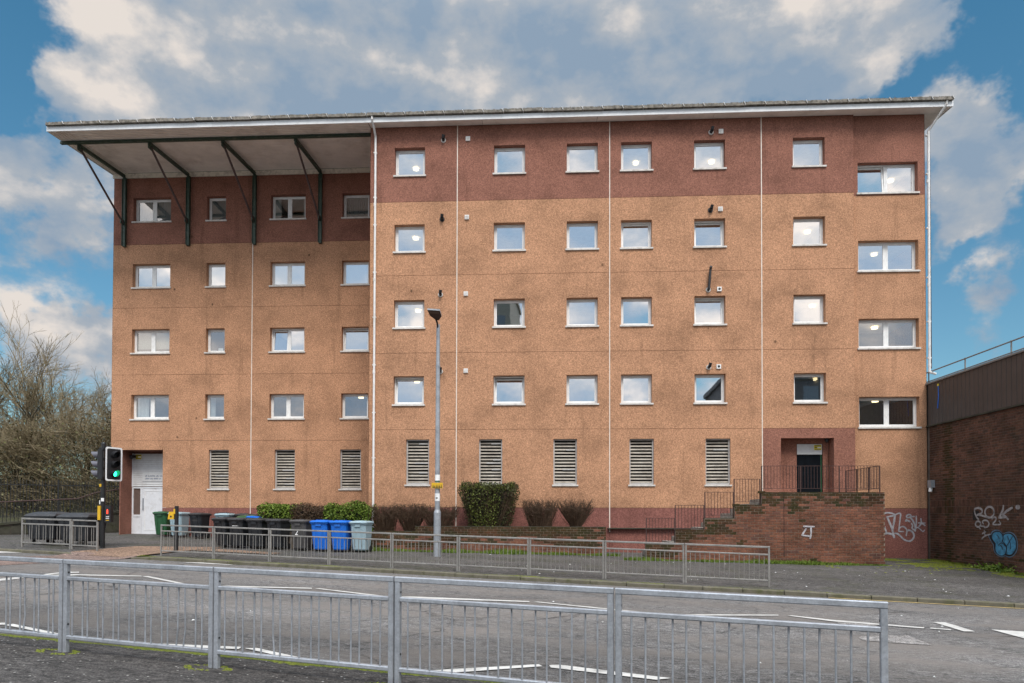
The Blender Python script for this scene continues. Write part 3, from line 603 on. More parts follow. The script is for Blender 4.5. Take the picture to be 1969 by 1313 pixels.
# ------------------------------------------------------------------ guard rails
def guard_rail(label, x, y, z, th, g, panels, L, nbars, mat, h=1.0, sec=0.05, bent=(), cat='railing', splay=None, bar_r=0.0085):
    t = thing('guard_rail', label, cat, (x, y, z), -th, 'pedestrian guard rails beside the road')
    zz = lambda s: -g*s
    hm, hb = h*0.795, h*0.16
    bar = MB(); bar.tube((0, 0, hb), (0, 0, hm), bar_r, bar_r, 6, 0, False); bar_me = bar.mesh('bar', mat, True)
    bents = []
    for dx, dy in ((0.018, 0.01), (-0.022, 0.006), (0.03, -0.01)):
        bb = MB(); zs = hb+(hm-hb)*0.3; bb.tube((-dx, 0, hb), (0, dy, zs), bar_r, bar_r, 6, 0, False); bb.tube((0, dy, zs), (0, 0, hm), bar_r, bar_r, 6, 0, False); bents.append(bb.mesh('bar', mat, True))
    for p in range(panels):
        a = p*L + 0.008; e = (p+1)*L - 0.008
        for s in (a+sec/2, e-sec/2):
            q = MB(); q.rod((s, 0, zz(s)-0.06), (s, 0, zz(s)+h-sec), sec, sec, 0.006, (0, 1, 0))
            dz = 0.0
            q.build('post', mat, t)
            for hh in (0.30, 0.86):
                bo = MB(); sd = 1 if s < (a+e)/2 else -1
                bo.tube((s+sd*sec/2-0.001*sd, 0.0, zz(s)+h*hh), (s+sd*(sec/2+0.003), 0.0, zz(s)+h*hh), 0.011, 0.011, 8)
                bo.build('bolt', M['black_paint'], t)
        for nm, hh, s0, s1 in (('top_rail', h-sec/2, a, e), ('mid_rail', hm, a+sec, e-sec), ('bottom_rail', hb, a+sec, e-sec)):
            q = MB(); q.rod((s0, 0, zz(s0)+hh), (s1, 0, zz(s1)+hh), sec, sec*(1 if nm == 'top_rail' else 0.84), 0.007); q.build(nm, mat, t)
        for i in range(nbars):
            s = a+sec + (e-a-2*sec)*(i+0.75)/(nbars+0.5)
            me = bar_me if (p, i) not in bent else bents[(p+i) % 3]
            o = link('bar', me, t, (s, 0.016 if i % 2 else -0.016, zz(s)))
    return t
guard_rail('galvanised steel guard rail closest to the camera, along the near kerb', -4.867-1.9035*1, 7.444+0.6145*1, 0.0542+0.0326, 0.3123, 0.0163, 5, 2.0, 17, M['galv'], 1.0, 0.05, {(1, 13), (1, 14), (0, 2), (0, 5), (2, 5), (3, 9), (0, 12)})
guard_rail('weathered guard rail of nine panels across the road, in front of the wheelie bins', -11.246, 21.872, 0.216, 0.285, 0.0229, 9, 2.0344, 16, M['galv_old'], 1.0, 0.046, {(2, 4), (5, 9), (7, 3), (3, 12)}, bar_r=0.009)
lx, ly = to_xy(-23.6, 18.0)
tl = guard_rail('short battered guard rail with two panels beside the traffic signal', lx, ly, gz(lx, ly), R(14.5), 0.022, 1, 2.18, 13, M['galv_old'], 1.04, 0.06, {(0, 1), (0, 2), (0, 8)}, bar_r=0.012)
# its second, shorter panel
def extra_panel(t, a, L, h, sec, nb, mat):
    for s in (a+sec/2, a+L-sec/2):
        q = MB(); q.rod((s, 0, -0.022*s-0.06), (s, 0, -0.022*s+h-sec), sec, sec, 0.006, (0, 1, 0)); q.build('post', mat, t)
    for nm, hh in (('top_rail', h-sec/2), ('mid_rail', h*0.78), ('bottom_rail', h*0.14)):
        q = MB(); q.rod((a+sec, 0, -0.022*a+hh), (a+L-sec, 0, -0.022*(a+L)+hh), sec, sec*0.8, 0.007); q.build(nm, mat, t)
    bb = MB(); bb.tube((0, 0, h*0.14), (0, 0, h*0.78), 0.011, 0.011, 6, 0, False); me = bb.mesh('bar', mat, True)
    for i in range(nb):
        s = a+sec+(L-2*sec)*(i+0.8)/(nb+0.6); link('bar', me, t, (s, 0.02 if i % 2 else -0.02, -0.022*s))
extra_panel(tl, 2.19, 1.12, 1.04, 0.06, 7, M['galv_old'])

# ------------------------------------------------------------------ the apartment building (local axes: x along the facade, y inward, z up)
BO = Vector((0, 26.8, 0)); BR = R(-3.0); CB, SB = math.cos(BR), math.sin(BR)
def b2w(s, d, z=0.0): return Vector((BO.x + s*CB - d*SB, BO.y + s*SB + d*CB, z))
bld = thing('apartment_building', 'five storey tan and maroon pebbledash block of flats with a canopied roof', 'building', BO, BR)
D_REC = 3.7
def wall(name, mat, s0, s1, z0, z1, d, holes=(), reveal=0.34, gap=0.006, parent=None):
    # one render panel with real openings and their reveals; gap leaves a narrow joint to its neighbour
    s0 += gap; s1 -= gap; z0 += gap; z1 -= gap
    hs = [(max(a, s0), min(c, s1), max(e, z0), min(f, z1)) for a, c, e, f in holes if a < s1 and c > s0 and e < z1 and f > z0]
    xs = sorted({s0, s1} | {q for h in hs for q in h[:2]}); zs = sorted({z0, z1} | {q for h in hs for q in h[2:]})
    b = MB()
    for i in range(len(xs)-1):
        for j in range(len(zs)-1):
            cx, cz = (xs[i]+xs[i+1])/2, (zs[j]+zs[j+1])/2
            if any(a < cx < c and e < cz < f for a, c, e, f in hs): continue
            b.quad((xs[i], d, zs[j]), (xs[i+1], d, zs[j]), (xs[i+1], d, zs[j+1]), (xs[i], d, zs[j+1]))
    for a, c, e, f in hs:
        r = d+reveal
        b.quad((a, d, e), (a, d, f), (a, r, f), (a, r, e)); b.quad((c, d, f), (c, d, e), (c, r, e), (c, r, f))
        b.quad((a, d, f), (c, d, f), (c, r, f), (a, r, f)); b.quad((c, d, e), (a, d, e), (a, r, e), (c, r, e))
    # panel edges
    r = d+0.03
    b.quad((s0, d, z0), (s0, d, z1), (s0, r, z1), (s0, r, z0)); b.quad((s1, d, z1), (s1, d, z0), (s1, r, z0), (s1, r, z1))
    b.quad((s0, d, z1), (s1, d, z1), (s1, r, z1), (s0, r, z1)); b.quad((s1, d, z0), (s0, d, z0), (s0, r, z0), (s1, r, z0))
    return b.build(name, mat, parent or bld)
RZ = ((15.03, 16.21), (11.96, 13.12), (8.92, 10.09), (5.86, 7.05))
COLS = {'a': (-4.12, 1.22), 'b': (-0.135, 1.23), 'c': (2.74, 1.22), 'd': (4.855, 1.20), 'e': (7.685, 1.19), 'f': (11.475, 1.21)}
RCOLS = {'p': (-16.92, 1.79), 'q': (-13.865, 0.89), 'r': (-10.50, 1.61), 't': (-7.355, 1.24)}
RBZ = ((13.97, 15.22), (10.94, 12.18), (7.95, 9.15), (4.90, 6.13)); RBC = (14.49, 2.26)
LV = [(-3.75, 0.92), (-0.85, 0.92), (2.08, 0.92), (5.05, 0.94), (7.98, 0.95)]; RLV = [(-13.64, 0.94), (-10.56, 0.94), (-7.53, 0.96)]
H_MAIN = [(s-w/2, s+w/2, z0, z1) for s, w in COLS.values() for z0, z1 in RZ] + [(s-w/2, s+w/2, 2.68, 4.53) for s, w in LV] + [(10.37, 12.37, 2.26, 4.54)]
H_BAY = [(RBC[0]-RBC[1]/2, RBC[0]+RBC[1]/2, z0, z1) for z0, z1 in RBZ]
H_REC = [(s-w/2, s+w/2, z0, z1) for s, w in RCOLS.values() for z0, z1 in RZ] + [(s-w/2, s+w/2, 2.65, 4.5) for s, w in RLV] + [(-18.27, -16.28, -1, 4.5)]
ZJ = [1.84, 4.92, 7.97, 11.07, 14.02, 17.13]; JS = [-5.71, -2.21, 3.81, 9.665, 13.17]
for i in range(len(JS)-1):
    for k in range(len(ZJ)-1):
        mt = M['maroon'] if k == 4 else M['tan']
        if i == 3 and k == 0: mt = M['maroon']
        wall('wall_panel', mt, JS[i], JS[i+1], ZJ[k], ZJ[k+1], 0.0, H_MAIN, reveal=(0.5 if (i == 3 and k == 0) else 0.34))
    wall('plinth', M['plinth'], JS[i], JS[i+1], -0.6, 1.84, 0.0, [h for h in H_MAIN if h[3] > 4 and h[2] < 2.3 and h[0] > 10])
DB = 0.10
wall('wall_panel', M['maroon'], 13.17, 15.88, 13.93, 17.15, DB, H_BAY); wall('wall_panel', M['tan'], 13.17, 15.88, 4.92, 13.93, DB, H_BAY)
wall('wall_panel', M['tan'], 13.17, 15.88, 1.84, 4.92, DB, H_BAY); wall('plinth', M['plinth'], 13.17, 15.88, -0.6, 1.84, DB)
RJ = [-18.75, -12.14, -5.71]
for i in range(2):
    for k in range(len(ZJ)-1):
        mt = M['maroon'] if k == 4 else M['tan']
        z1 = 17.13 if k == 4 else ZJ[k+1]
        if i == 0 and k == 0:
            wall('wall_panel', mt, -16.28, RJ[1], 1.84, 4.92, D_REC, H_REC); wall('wall_panel', mt, -18.75, -16.28, 4.5, 4.92, D_REC, gap=0.004)
        else: wall('wall_panel', mt, RJ[i], RJ[i+1], ZJ[k], z1, D_REC, H_REC)
wall('plinth', M['plinth'], -16.28, RJ[1], 0.0, 1.84, D_REC); wall('plinth', M['plinth'], RJ[1], RJ[2], 0.0, 1.84, D_REC)
# joint backing, returns and sides
f_ = MB()
for z in ZJ[:-1]:
    f_.quad((-5.70, 0.028, z-0.03), (13.16, 0.028, z-0.03), (13.16, 0.028, z+0.03), (-5.70, 0.028, z+0.03))
    f_.quad((-18.74, D_REC+0.028, max(z, 1.8)-0.03), (-5.72, D_REC+0.028, max(z, 1.8)-0.03), (-5.72, D_REC+0.028, z+0.03), (-18.74, D_REC+0.028, z+0.03)) if z > 4.95 else None
for s in JS[1:-1]: f_.quad((s-0.03, 0.029, -0.6), (s+0.03, 0.029, -0.6), (s+0.03, 0.029, 17.1), (s-0.03, 0.029, 17.1))
f_.build('joint_backing', M['filler'], bld)
def side(name, mat, s, d0, d1, z0, z1, face):
    b = MB(); q = [(s, d0, z0), (s, d1, z0), (s, d1, z1), (s, d0, z1)]
    b.quad(*(q if face > 0 else q[::-1])); b.build(name, mat, bld)
for z0, z1, mt in ((-0.6, 1.84, 'plinth'), (1.84, 14.02, 'tan'), (14.02, 17.3, 'maroon')):
    side('side_wall', M[mt], -5.712, 0.0, D_REC, z0, z1, -1); side('side_wall', M[mt], 15.885, DB, 12, z0, z1, 1)
for z0, z1, mt in ((4.5, 14.02, 'tan'), (14.02, 17.3, 'maroon')): side('side_wall', M[mt], -18.752, D_REC, 12, z0, z1, -1)
rt_ = MB(); rt_.quad((13.165, 0.0, -0.6), (13.165, DB, -0.6), (13.165, DB, 17.15), (13.165, 0.0, 17.15)); rt_.build('side_wall', M['tan'], bld)
bk = MB(); bk.quad((15.88, 12, -0.6), (-18.75, 12, -0.6), (-18.75, 12, 17.3), (15.88, 12, 17.3)); bk.build('rear_wall', M['tan'], bld)
fl = MB(); fl.quad((-18.75, D_REC, 4.5), (-16.28, D_REC, 4.5), (-16.28, 5.2, 4.5), (-18.75, 5.2, 4.5)); fl.build('porch_ceiling', M['maroon'], bld)
# white sealant strips over the vertical joints
for s, d, z0, z1 in ((JS[1], 0, 0.6, 17.05), (JS[2], 0, 0.9, 17.05), (JS[3], 0, 2.35, 17.05), (RJ[1], D_REC, 0.8, 13.95)):
    q = MB(); q.box(s-0.017, s+0.017, d-0.012, d+0.01, z0, z1); q.build('joint_strip', M['strip'], bld)

# ---- windows
def frame_ring(b, s0, s1, z0, z1, d0, d1, w, m=0, wb=None):
    wb = w if wb is None else wb
    b.box(s0, s0+w, d0, d1, z0, z1, m); b.box(s1-w, s1, d0, d1, z0, z1, m)
    b.box(s0+w, s1-w, d0, d1, z1-w, z1, m); b.box(s0+w, s1-w, d0, d1, z0, z0+wb, m)
def sash(win, s0, s1, z0, z1, d, tilt, glass):
    # opening light with its pane; tilt swings the top inward about the bottom edge
    w = 0.058; b = MB(); frame_ring(b, s0, s1, 0, z1-z0, -0.022, 0.03, w)
    o = b.build('sash', M['white'], win); o.location = (0, d, z0); o.rotation_euler.x = -R(tilt)
    p = MB(); p.quad((s0+w, 0.0, w), (s1-w, 0.0, w), (s1-w, 0.0, z1-z0-w), (s0+w, 0.0, z1-z0-w))
    g = p.build('pane', glass, win); g.location = (0, d, z0); g.rotation_euler.x = -R(tilt)
    if tilt:   # dark seal seen behind the open top
        pass
def room(win, s0, s1, z0, z1, d, depth=2.6, floor_drop=0.8, lamp=None, zc=None):
    zc = zc or z1+0.17; zf_ = z0-floor_drop; a, c = s0-0.35, s1+0.35; e = d+depth; b = MB(); f = d+0.07
    b.quad((a, f, zf_), (a, e, zf_), (a, e, zc), (a, f, zc)); b.quad((c, e, zf_), (c, f, zf_), (c, f, zc), (c, e, zc))
    b.quad((a, e, zf_), (c, e, zf_), (c, e, zc), (a, e, zc)); b.quad((a, f, zf_), (c, f, zf_), (c, e, zf_), (a, e, zf_))
    b.quad((a, f, zc), (a, e, zc), (c, e, zc), (c, f, zc), 1)
    # inner face of the outside wall round the opening
    for x0, x1, y0, y1 in ((a, s0, zf_, zc), (s1, c, zf_, zc), (s0, s1, zf_, z0), (s0, s1, z1, zc)): b.quad((x1, f, y0), (x0, f, y0), (x0, f, y1), (x1, f, y1))
    b.build('room', [M['room'], M['room_ceiling']], win)
    if lamp:
        ls, ld = lamp; q = MB(); n = 20; r = 0.125
        q.v = [(ls+r*math.cos(2*math.pi*i/n), d+ld+r*math.sin(2*math.pi*i/n), zc-0.09) for i in range(n)] + [(ls+r*math.cos(2*math.pi*i/n), d+ld+r*math.sin(2*math.pi*i/n), zc-0.01) for i in range(n)]
        q.f = [tuple(range(n))[::-1]] + [(i, (i+1) % n, n+(i+1) % n, n+i) for i in range(n)]; q.m = [0]*(n+1)
        q.build('ceiling_lamp', M['lamp'], win)
def curtain(win, s0, s1, z0, z1, d, mat, folds=7):
    b = MB(); n = folds*4
    for i in range(n):
        t0, t1 = i/n, (i+1)/n; y = lambda t: d+0.03*math.sin(t*folds*2*math.pi)
        b.quad((s0+(s1-s0)*t0, y(t0), z0), (s0+(s1-s0)*t1, y(t1), z0), (s0+(s1-s0)*t1, y(t1), z1), (s0+(s1-s0)*t0, y(t0), z1))
    b.build('curtain', mat, win, True)
def make_window(s, w, z0, z1, d, double=False, tilt=(0, 0), lamp=None, cover=None, shaded=False, split=0.5):
    sb = 0.075; fz0 = z0+sb; s0, s1 = s-w/2, s+w/2; F0 = d+0.23; b = MB()
    frame_ring(b, s0, s1, fz0, z1, F0, F0+0.07, 0.052)
    sm = s0+w*split
    if double: b.box(sm-0.035, sm+0.035, F0, F0+0.07, fz0+0.052, z1-0.052)
    win = b.build('window', M['white'], bld)
    q = MB(); q.box(s0-0.05, s1+0.05, d-0.055, F0-0.002, z0, z0+sb-0.012); q.build('sill', M['sill'], win)
    gl = M['glass_dark'] if shaded else M['glass']
    lights = [(s0+0.054, sm-0.037), (sm+0.037, s1-0.054)] if double else [(s0+0.054, s1-0.054)]
    for (a, c), t in zip(lights, tilt):
        sash(win, a, c, fz0+0.054, z1-0.054, F0+0.02, t, gl)
    for (a, c) in lights:
        if (c-a) > 0.3:
            v = MB(); m = (a+c)/2; hw = min(0.22, (c-a)*0.36); v.box(m-hw, m+hw, F0-0.016, F0-0.001, z1-0.040, z1-0.014); v.build('trickle_vent', M['white'], win)
    room(win, s0, s1, z0, z1, d+0.275, lamp=lamp)
    cd = F0+0.13
    if cover == 'blind':
        k = MB(); k.quad((s0+0.03, cd, z0), (s1-0.03, cd, z0), (s1-0.03, cd, z1), (s0+0.03, cd, z1)); k.build('blind', M['blind'], win)
    elif cover == 'net':
        curtain(win, s0+0.03, s1-0.03, z0, z1, cd, M['net_grey'], 12)  # unseen nets, added to make the dark panes under the canopy paler
    elif cover == 'venetian':
        n = 18
        for i in range(n):
            z = fz0+0.25+(z1-fz0-0.25)*i/n; k = MB(); k.quad((s0+0.04, cd-0.015, z), (s1-0.04, cd-0.015, z), (s1-0.04, cd+0.02, z+0.043), (s0+0.04, cd+0.02, z+0.043)); k.build('blind_slat', M['blind'], win)
    elif cover == 'curtains':
        curtain(win, s0+0.03, s0+w*0.22, z0, z1, cd, M['curtain'], 4); curtain(win, s1-w*0.13, s1-0.03, z0, z1, cd, M['curtain'], 3)
    elif cover == 'left_curtain':
        curtain(win, s0+0.03, s0+w*0.36, z0, z1, cd, M['curtain'], 4)
    elif cover == 'brown':
        k = MB(); k.quad((s0+0.03, cd+0.1, z0), (s1-0.03, cd+0.1, z0), (s1-0.03, cd+0.1, z1), (s0+0.03, cd+0.1, z1)); k.build('blind', M['brown'], win)
        k = MB(); k.box(s-0.02, s+0.2, cd, cd+0.01, fz0+0.06, fz0+0.26); k.build('paper_note', M['paper'], win)
    return win
LAMPS = {('a', 0): (0.10, 1.65), ('a', 1): (0.12, 1.4), ('a', 2): (0.22, 1.6), ('a', 3): (0.2, 1.5), ('d', 0): (-0.05, 1.6), ('e', 0): (0.1, 1.65), ('f', 1): (0.02, 1.5), ('f', 2): (0.2, 1.6), ('f', 3): (0.35, 1.6)}
TILT = {('b', 3): 9, ('a', 3): 6, ('d', 1): 4.5, ('e', 1): 5.5, ('e', 2): 5.5}
for k, (s, w) in COLS.items():
    for i, (z0, z1) in enumerate(RZ):
        lp = LAMPS.get((k, i)); ld = None
        if lp: ld = (s + lp[0] + lp[1]*s/26.8*0.9, lp[1])
        make_window(s, w, z0, z1, 0.0, False, (TILT.get((k, i), 0),), ld)
for i, (z0, z1) in enumerate(RBZ):
    s, w = RBC; lx_ = s + (-0.15 if i else 0.25) + 1.5*s/26.8*0.9 - (0.28 if i else 0)
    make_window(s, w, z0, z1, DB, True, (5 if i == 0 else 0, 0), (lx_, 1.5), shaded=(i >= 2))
COVER = {('p', 0): 'net', ('q', 0): 'net', ('t', 0): 'net', ('p', 1): 'blind', ('q', 1): 'blind', ('r', 1): 'blind', ('t', 1): 'blind', ('p', 2): 'venetian', ('r', 0): 'curtains', ('p', 3): 'left_curtain', ('q', 3): 'left_curtain', ('q', 2): 'brown'}
for k, (s, w) in RCOLS.items():
    for i, (z0, z1) in enumerate(RZ):
        tl_ = (6, 0) if (k, i) == ('r', 2) else ((6, 0) if (k, i) == ('t', 2) else (0, 0))
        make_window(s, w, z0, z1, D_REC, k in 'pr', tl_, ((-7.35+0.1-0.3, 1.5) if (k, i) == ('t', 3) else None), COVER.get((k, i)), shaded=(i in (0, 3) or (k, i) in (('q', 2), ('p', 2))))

# ---- ground floor louvres
def louvre(s, w, z0, z1, d, seed):
    rnd = random.Random(seed); s0, s1 = s-w/2, s+w/2; F0 = d+0.13; b = MB()
    frame_ring(b, s0, s1, z0+0.07, z1, F0-0.03, F0+0.06, 0.05)
    lv = b.build('louvre', M['louvre_frame'], bld)
    q = MB(); q.box(s0-0.05, s1+0.05, d-0.05, F0-0.032, z0, z0+0.06); q.build('sill', M['sill'], lv)
    q = MB(); q.quad((s0+0.03, F0+0.16, z0), (s1-0.03, F0+0.16, z0), (s1-0.03, F0+0.16, z1), (s0+0.03, F0+0.16, z1)); q.build('backing', M['dark'], lv)
    n = 13; top = z1-0.06; bot = z0+0.13; pitch = (top-bot)/n
    for i in range(n):
        z = bot+pitch*i; a = rnd.uniform(-0.002, 0.002); t = 0.012; y0 = F0-0.012; y1 = F0+0.075; zb = z+0.010; zt = z+pitch*0.60
        dz = rnd.uniform(-0.012, 0.012) if rnd.random() < 0.25 else 0
        k = MB(); x0, x1 = s0+0.052, s1-0.052
        k.hexa([(x0, y0, zb+a), (x1, y0, zb+a+dz), (x1, y0+t, zb-0.004+a+dz), (x0, y0+t, zb-0.004+a), (x0, y1-0.03, zt), (x1, y1-0.03, zt+dz), (x1, y1, zt-0.004+dz), (x0, y1, zt-0.004)])
        k.build('slat', M['louvre'], lv)
        if rnd.random() < 0.12:
            k = MB(); xm = s0+w*rnd.uniform(0.3, 0.6); k.box(xm, x1-0.02, y0-0.012, y0-0.002, zb-0.01, zb+0.035); k.build('loose_strip', M['louvre_frame'], lv)
for i, (s, w) in enumerate(LV): louvre(s, w, 2.68, 4.53, 0.0, 11+i)
for i, (s, w) in enumerate(RLV): louvre(s, w, 2.65, 4.5, D_REC, 31+i)

# ---- eaves, soffit, canopy brackets
def zs(d): return 17.0 + 0.083*(d+0.45)
EV0, EV1 = -18.82, 16.6
q = MB(); q.box(EV0, EV1, -0.49, -0.45, 16.985, 17.175); q.build('fascia', M['fascia'], bld)
for s in (-15.9, -9.4, -3.2, 3.0, 9.2):
    q = MB(); q.box(s-0.02, s+0.02, -0.497, -0.4901, 16.99, 17.17); q.build('fascia_joint', M['fascia'], bld)
roof = MB(); roof.hexa([(EV0, -0.44, 17.18), (EV1, -0.44, 17.18), (EV1, 12.3, 18.2), (EV0, 12.3, 18.2), (EV0, -0.44, 17.24), (EV1, -0.44, 17.24), (EV1, 12.3, 18.3), (EV0, 12.3, 18.3)])
roof = roof.build('roof', M['roof'], bld)
n = 46; step = (EV1-EV0)/n
for i in range(n):
    a = EV0+step*i+0.012; c = EV0+step*(i+1)-0.012; j = random.uniform(-0.012, 0.012); b = MB()
    m_ = 6
    for k in range(m_):
        x0 = a+(c-a)*k/m_; x1 = a+(c-a)*(k+1)/m_; h0 = random.uniform(0, 0.03)
        b.hexa([(x0, -0.60, 17.19+j), (x1, -0.60, 17.19+j), (x1, -0.30, 17.19+j), (x0, -0.30, 17.19+j), (x0, -0.58, 17.30+j+h0), (x1, -0.58, 17.30+j+h0), (x1, -0.2, 17.36+j), (x0, -0.2, 17.36+j)])
    b.build('roof_sheet', M['eave'], roof)
    q = MB(); q.hexa([(c+0.002, -0.625, 17.20), (c+0.022, -0.625, 17.20), (c+0.022, -0.40, 17.20), (c+0.002, -0.40, 17.20), (c-0.055, -0.625, 17.315), (c-0.035, -0.625, 17.315), (c-0.035, -0.40, 17.33), (c-0.055, -0.40, 17.33)]); q.build('eave_clip', M['clip'], roof)
# tufts of moss along the roof edge
tf = MB()
for i in range(2600):
    s = random.uniform(EV0, EV1); h = random.uniform(0.01, 0.055)*(0.4+max(0, noise.noise((s*0.6, 0, 0))*2.2)); w = random.uniform(0.008, 0.03); y = -0.58+random.uniform(0, 0.12)
    tf.tri((s-w, y, 17.29), (s+w, y, 17.29), (s+random.uniform(-w, w), y-0.01, 17.315+h))
stuff(tf.build('eave_moss', M['eave'], roof))
# soffit boards over the main wall and the deep canopy
def soffit_board(s0, s1, d0, d1):
    b = MB(); b.hexa([(s0, d0+0.012, zs(d0)), (s1, d0+0.012, zs(d0)), (s1, d1-0.012, zs(d1)), (s0, d1-0.012, zs(d1)), (s0, d0+0.012, zs(d0)+0.02), (s1, d0+0.012, zs(d0)+0.02), (s1, d1-0.012, zs(d1)+0.02), (s0, d1-0.012, zs(d1)+0.02)])
    b.build('soffit_board', M['soffit'], bld)
pl = (-5.70, -1.2, 3.3, 7.8, 13.17, 16.58)
for a, c in zip(pl[:-1], pl[1:]): soffit_board(a+0.006, c-0.006, -0.45, DB if c > 13.2 else -0.004) if c < 16 else soffit_board(a+0.006, c-0.006, -0.45, DB-0.004)
sv = -18.05
for i in range(5):
    a = -18.80+0.15*i; b = MB(); b.hexa([(a+0.015, -0.45, zs(-0.45)), (a+0.135, -0.45, zs(-0.45)), (a+0.135, 3.66, zs(3.66)), (a+0.015, 3.66, zs(3.66)), (a+0.015, -0.45, zs(-0.45)+0.02), (a+0.135, -0.45, zs(-0.45)+0.02), (a+0.135, 3.66, zs(3.66)+0.02), (a+0.015, 3.66, zs(3.66)+0.02)]); b.build('soffit_board', M['soffit'], bld)
nb = 30
for i in range(nb):
    d0 = -0.45+4.10*i/nb; d1 = -0.45+4.10*(i+1)/nb
    for a, c in ((sv, -14.3), (-14.3, -10.4), (-10.4, -5.72)): soffit_board(a+0.005, c-0.005, d0, d1)
q = MB(); q.quad((EV0, -0.44, 17.045), (EV0, 3.8, 17.40), (EV1, 3.8, 17.40), (EV1, -0.44, 17.045)); q.build('soffit_deck', M['filler'], bld)
q = MB(); q.box(-18.80, -5.72, 3.655, 3.695, 17.125, 17.335); q.build('soffit_trim', M['trim'], bld)
q = MB(); q.hexa([(-18.85, -0.47, 17.0), (-18.806, -0.47, 17.0), (-18.806, 3.9, 17.33), (-18.85, 3.9, 17.33), (-18.85, -0.47, 17.2), (-18.806, -0.47, 17.2), (-18.806, 3.9, 17.56), (-18.85, 3.9, 17.56)]); q.build('verge_board', M['fascia'], bld)
q = MB(); q.hexa([(16.6, -0.47, 17.0), (16.64, -0.47, 17.0), (16.64, 12, 18.1), (16.6, 12, 18.1), (16.6, -0.47, 17.2), (16.64, -0.47, 17.2), (16.64, 12, 18.3), (16.6, 12, 18.3)]); q.build('verge_board', M['fascia'], bld)
q = MB(); q.quad((15.88, DB, 17.05), (16.6, DB, 17.05), (16.6, 12, 18.0), (15.88, 12, 18.0)); q.build('soffit_board', M['soffit'], bld)
q = MB(); q.rod((-18.9, 0.42, 17.005), (-5.72, 0.42, 17.005), 0.12, 0.10, 0.004); q.build('canopy_beam', M['green_steel'], bld)
for s in (-18.18, -15.145, -12.03, -8.965):
    b = MB(); b.rod((s, 3.62, 13.90), (s, 3.62, 17.12), 0.13, 0.13, 0.004, (0, 1, 0))
    b.rod((s, 3.55, 17.16), (s, 0.48, 16.93), 0.13, 0.12, 0.004)
    for e in (-0.075, 0.075): b.rod((s+e, 3.545, 13.93), (s+e, 3.545, 17.05), 0.02, 0.06, 0.003, (0, 1, 0))
    br = b.build('canopy_bracket', M['green_steel'], bld)
    q = MB(); q.rod((s, 3.50, 14.95), (s, 0.60, 16.84), 0.075, 0.075, 0.012); q.build('strut', M['rust_steel'], br)
    q = MB(); q.box(s-0.02, s+0.02, 0.42, 0.72, 16.72, 16.92); q.box(s-0.02, s+0.02, 3.30, 3.53, 14.88, 15.12); q.build('gusset_plate', M['green_steel'], br)

# ---- downpipes, vents, flues
def downpipe(pts, clips, s, d):
    b = MB(); b.path(pts, 0.045, 10); o = b.build('downpipe', M['pipe'], bld, True)
    for z in clips:
        k = MB(); k.box(s-0.062, s+0.062, d-0.02, d+0.07, z-0.025, z+0.025); k.build('pipe_clip', M['pipe'], o)
    for z in clips[1::2]:
        k = MB(); k.tube((s, d, z-0.35), (s, d, z-0.23), 0.054, 0.054, 10); k.build('pipe_collar', M['pipe'], o)
downpipe([(-5.52, -0.53, 17.22), (-5.52, -0.53, 17.08), (-5.50, -0.30, 16.86), (-5.49, -0.07, 16.65), (-5.50, -0.07, 0.6)], [16.0, 14.2, 13.1, 11.2, 9.4, 7.5, 5.6, 3.8], -5.5, -0.07)
downpipe([(16.38, -0.53, 17.22), (16.36, -0.50, 17.05), (15.99, 0.02, 16.35), (15.97, 0.04, 7.05), (16.2, 0.04, 6.98)], [16.2, 14.7, 12.6, 10.7, 9.0, 7.6], 15.97, 0.04)
q = MB(); q.tube((16.07, 0.1, 16.4), (16.07, 0.1, 7.2), 0.02, 0.02, 6); q.build('cable', M['rail_rust'], bld)
def wall_vent(s, z, d=0.0, dark=False):
    b = MB(); b.box(s-0.085, s+0.085, d-0.05, d+0.01, z-0.085, z+0.085); o = b.build('wall_vent', M['white'], bld)
    if dark:
        k = MB(); k.tube((s, d-0.052, z), (s, d-0.0505, z), 0.05, 0.05, 12); k.build('vent_hole', M['black'], o)
    else:
        for i in range(3):
            k = MB(); k.box(s-0.07, s+0.07, d-0.058, d-0.0505, z-0.06+0.045*i, z-0.04+0.045*i); k.build('vent_slat', M['sill'], o)
def flue(s, z, kind=0):
    b = MB(); b.tube((s, -0.03, z), (s, 0.01, z), 0.10, 0.10, 16); o = b.build('flue', M['sill'] if kind != 2 else M['black'], bld, False)
    k = MB()
    if kind == 1: k.path([(s, -0.03, z), (s, -0.12, z), (s+0.03, -0.13, z+0.4), (s+0.06, -0.13, z+0.78), (s+0.06, -0.22, z+0.84)], 0.05, 10)
    else: k.path([(s, -0.03, z), (s+0.01, -0.16, z+0.02), (s+0.03, -0.20, z+0.13)], 0.062, 10)
    k.build('flue_pipe', M['black'], o, True)
for s, z in ((-1.79, 16.49), (-1.82, 13.35), (-1.85, 10.30), (-1.84, 7.24)): wall_vent(s, z)
for s, z, dk in ((8.12, 16.52, 0), (8.09, 13.47, 0), (8.04, 10.34, 1), (8.01, 7.32, 1)): wall_vent(s, z, 0.0, dk)
for s, z, kd in ((-2.77, 16.46, 0), (-2.81, 13.30, 2), (-2.86, 10.28, 0), (-2.85, 7.22, 0), (7.74, 16.50, 0), (7.71, 13.44, 2), (7.62, 10.32, 1), (7.63, 7.30, 0)): flue(s, z, kd)

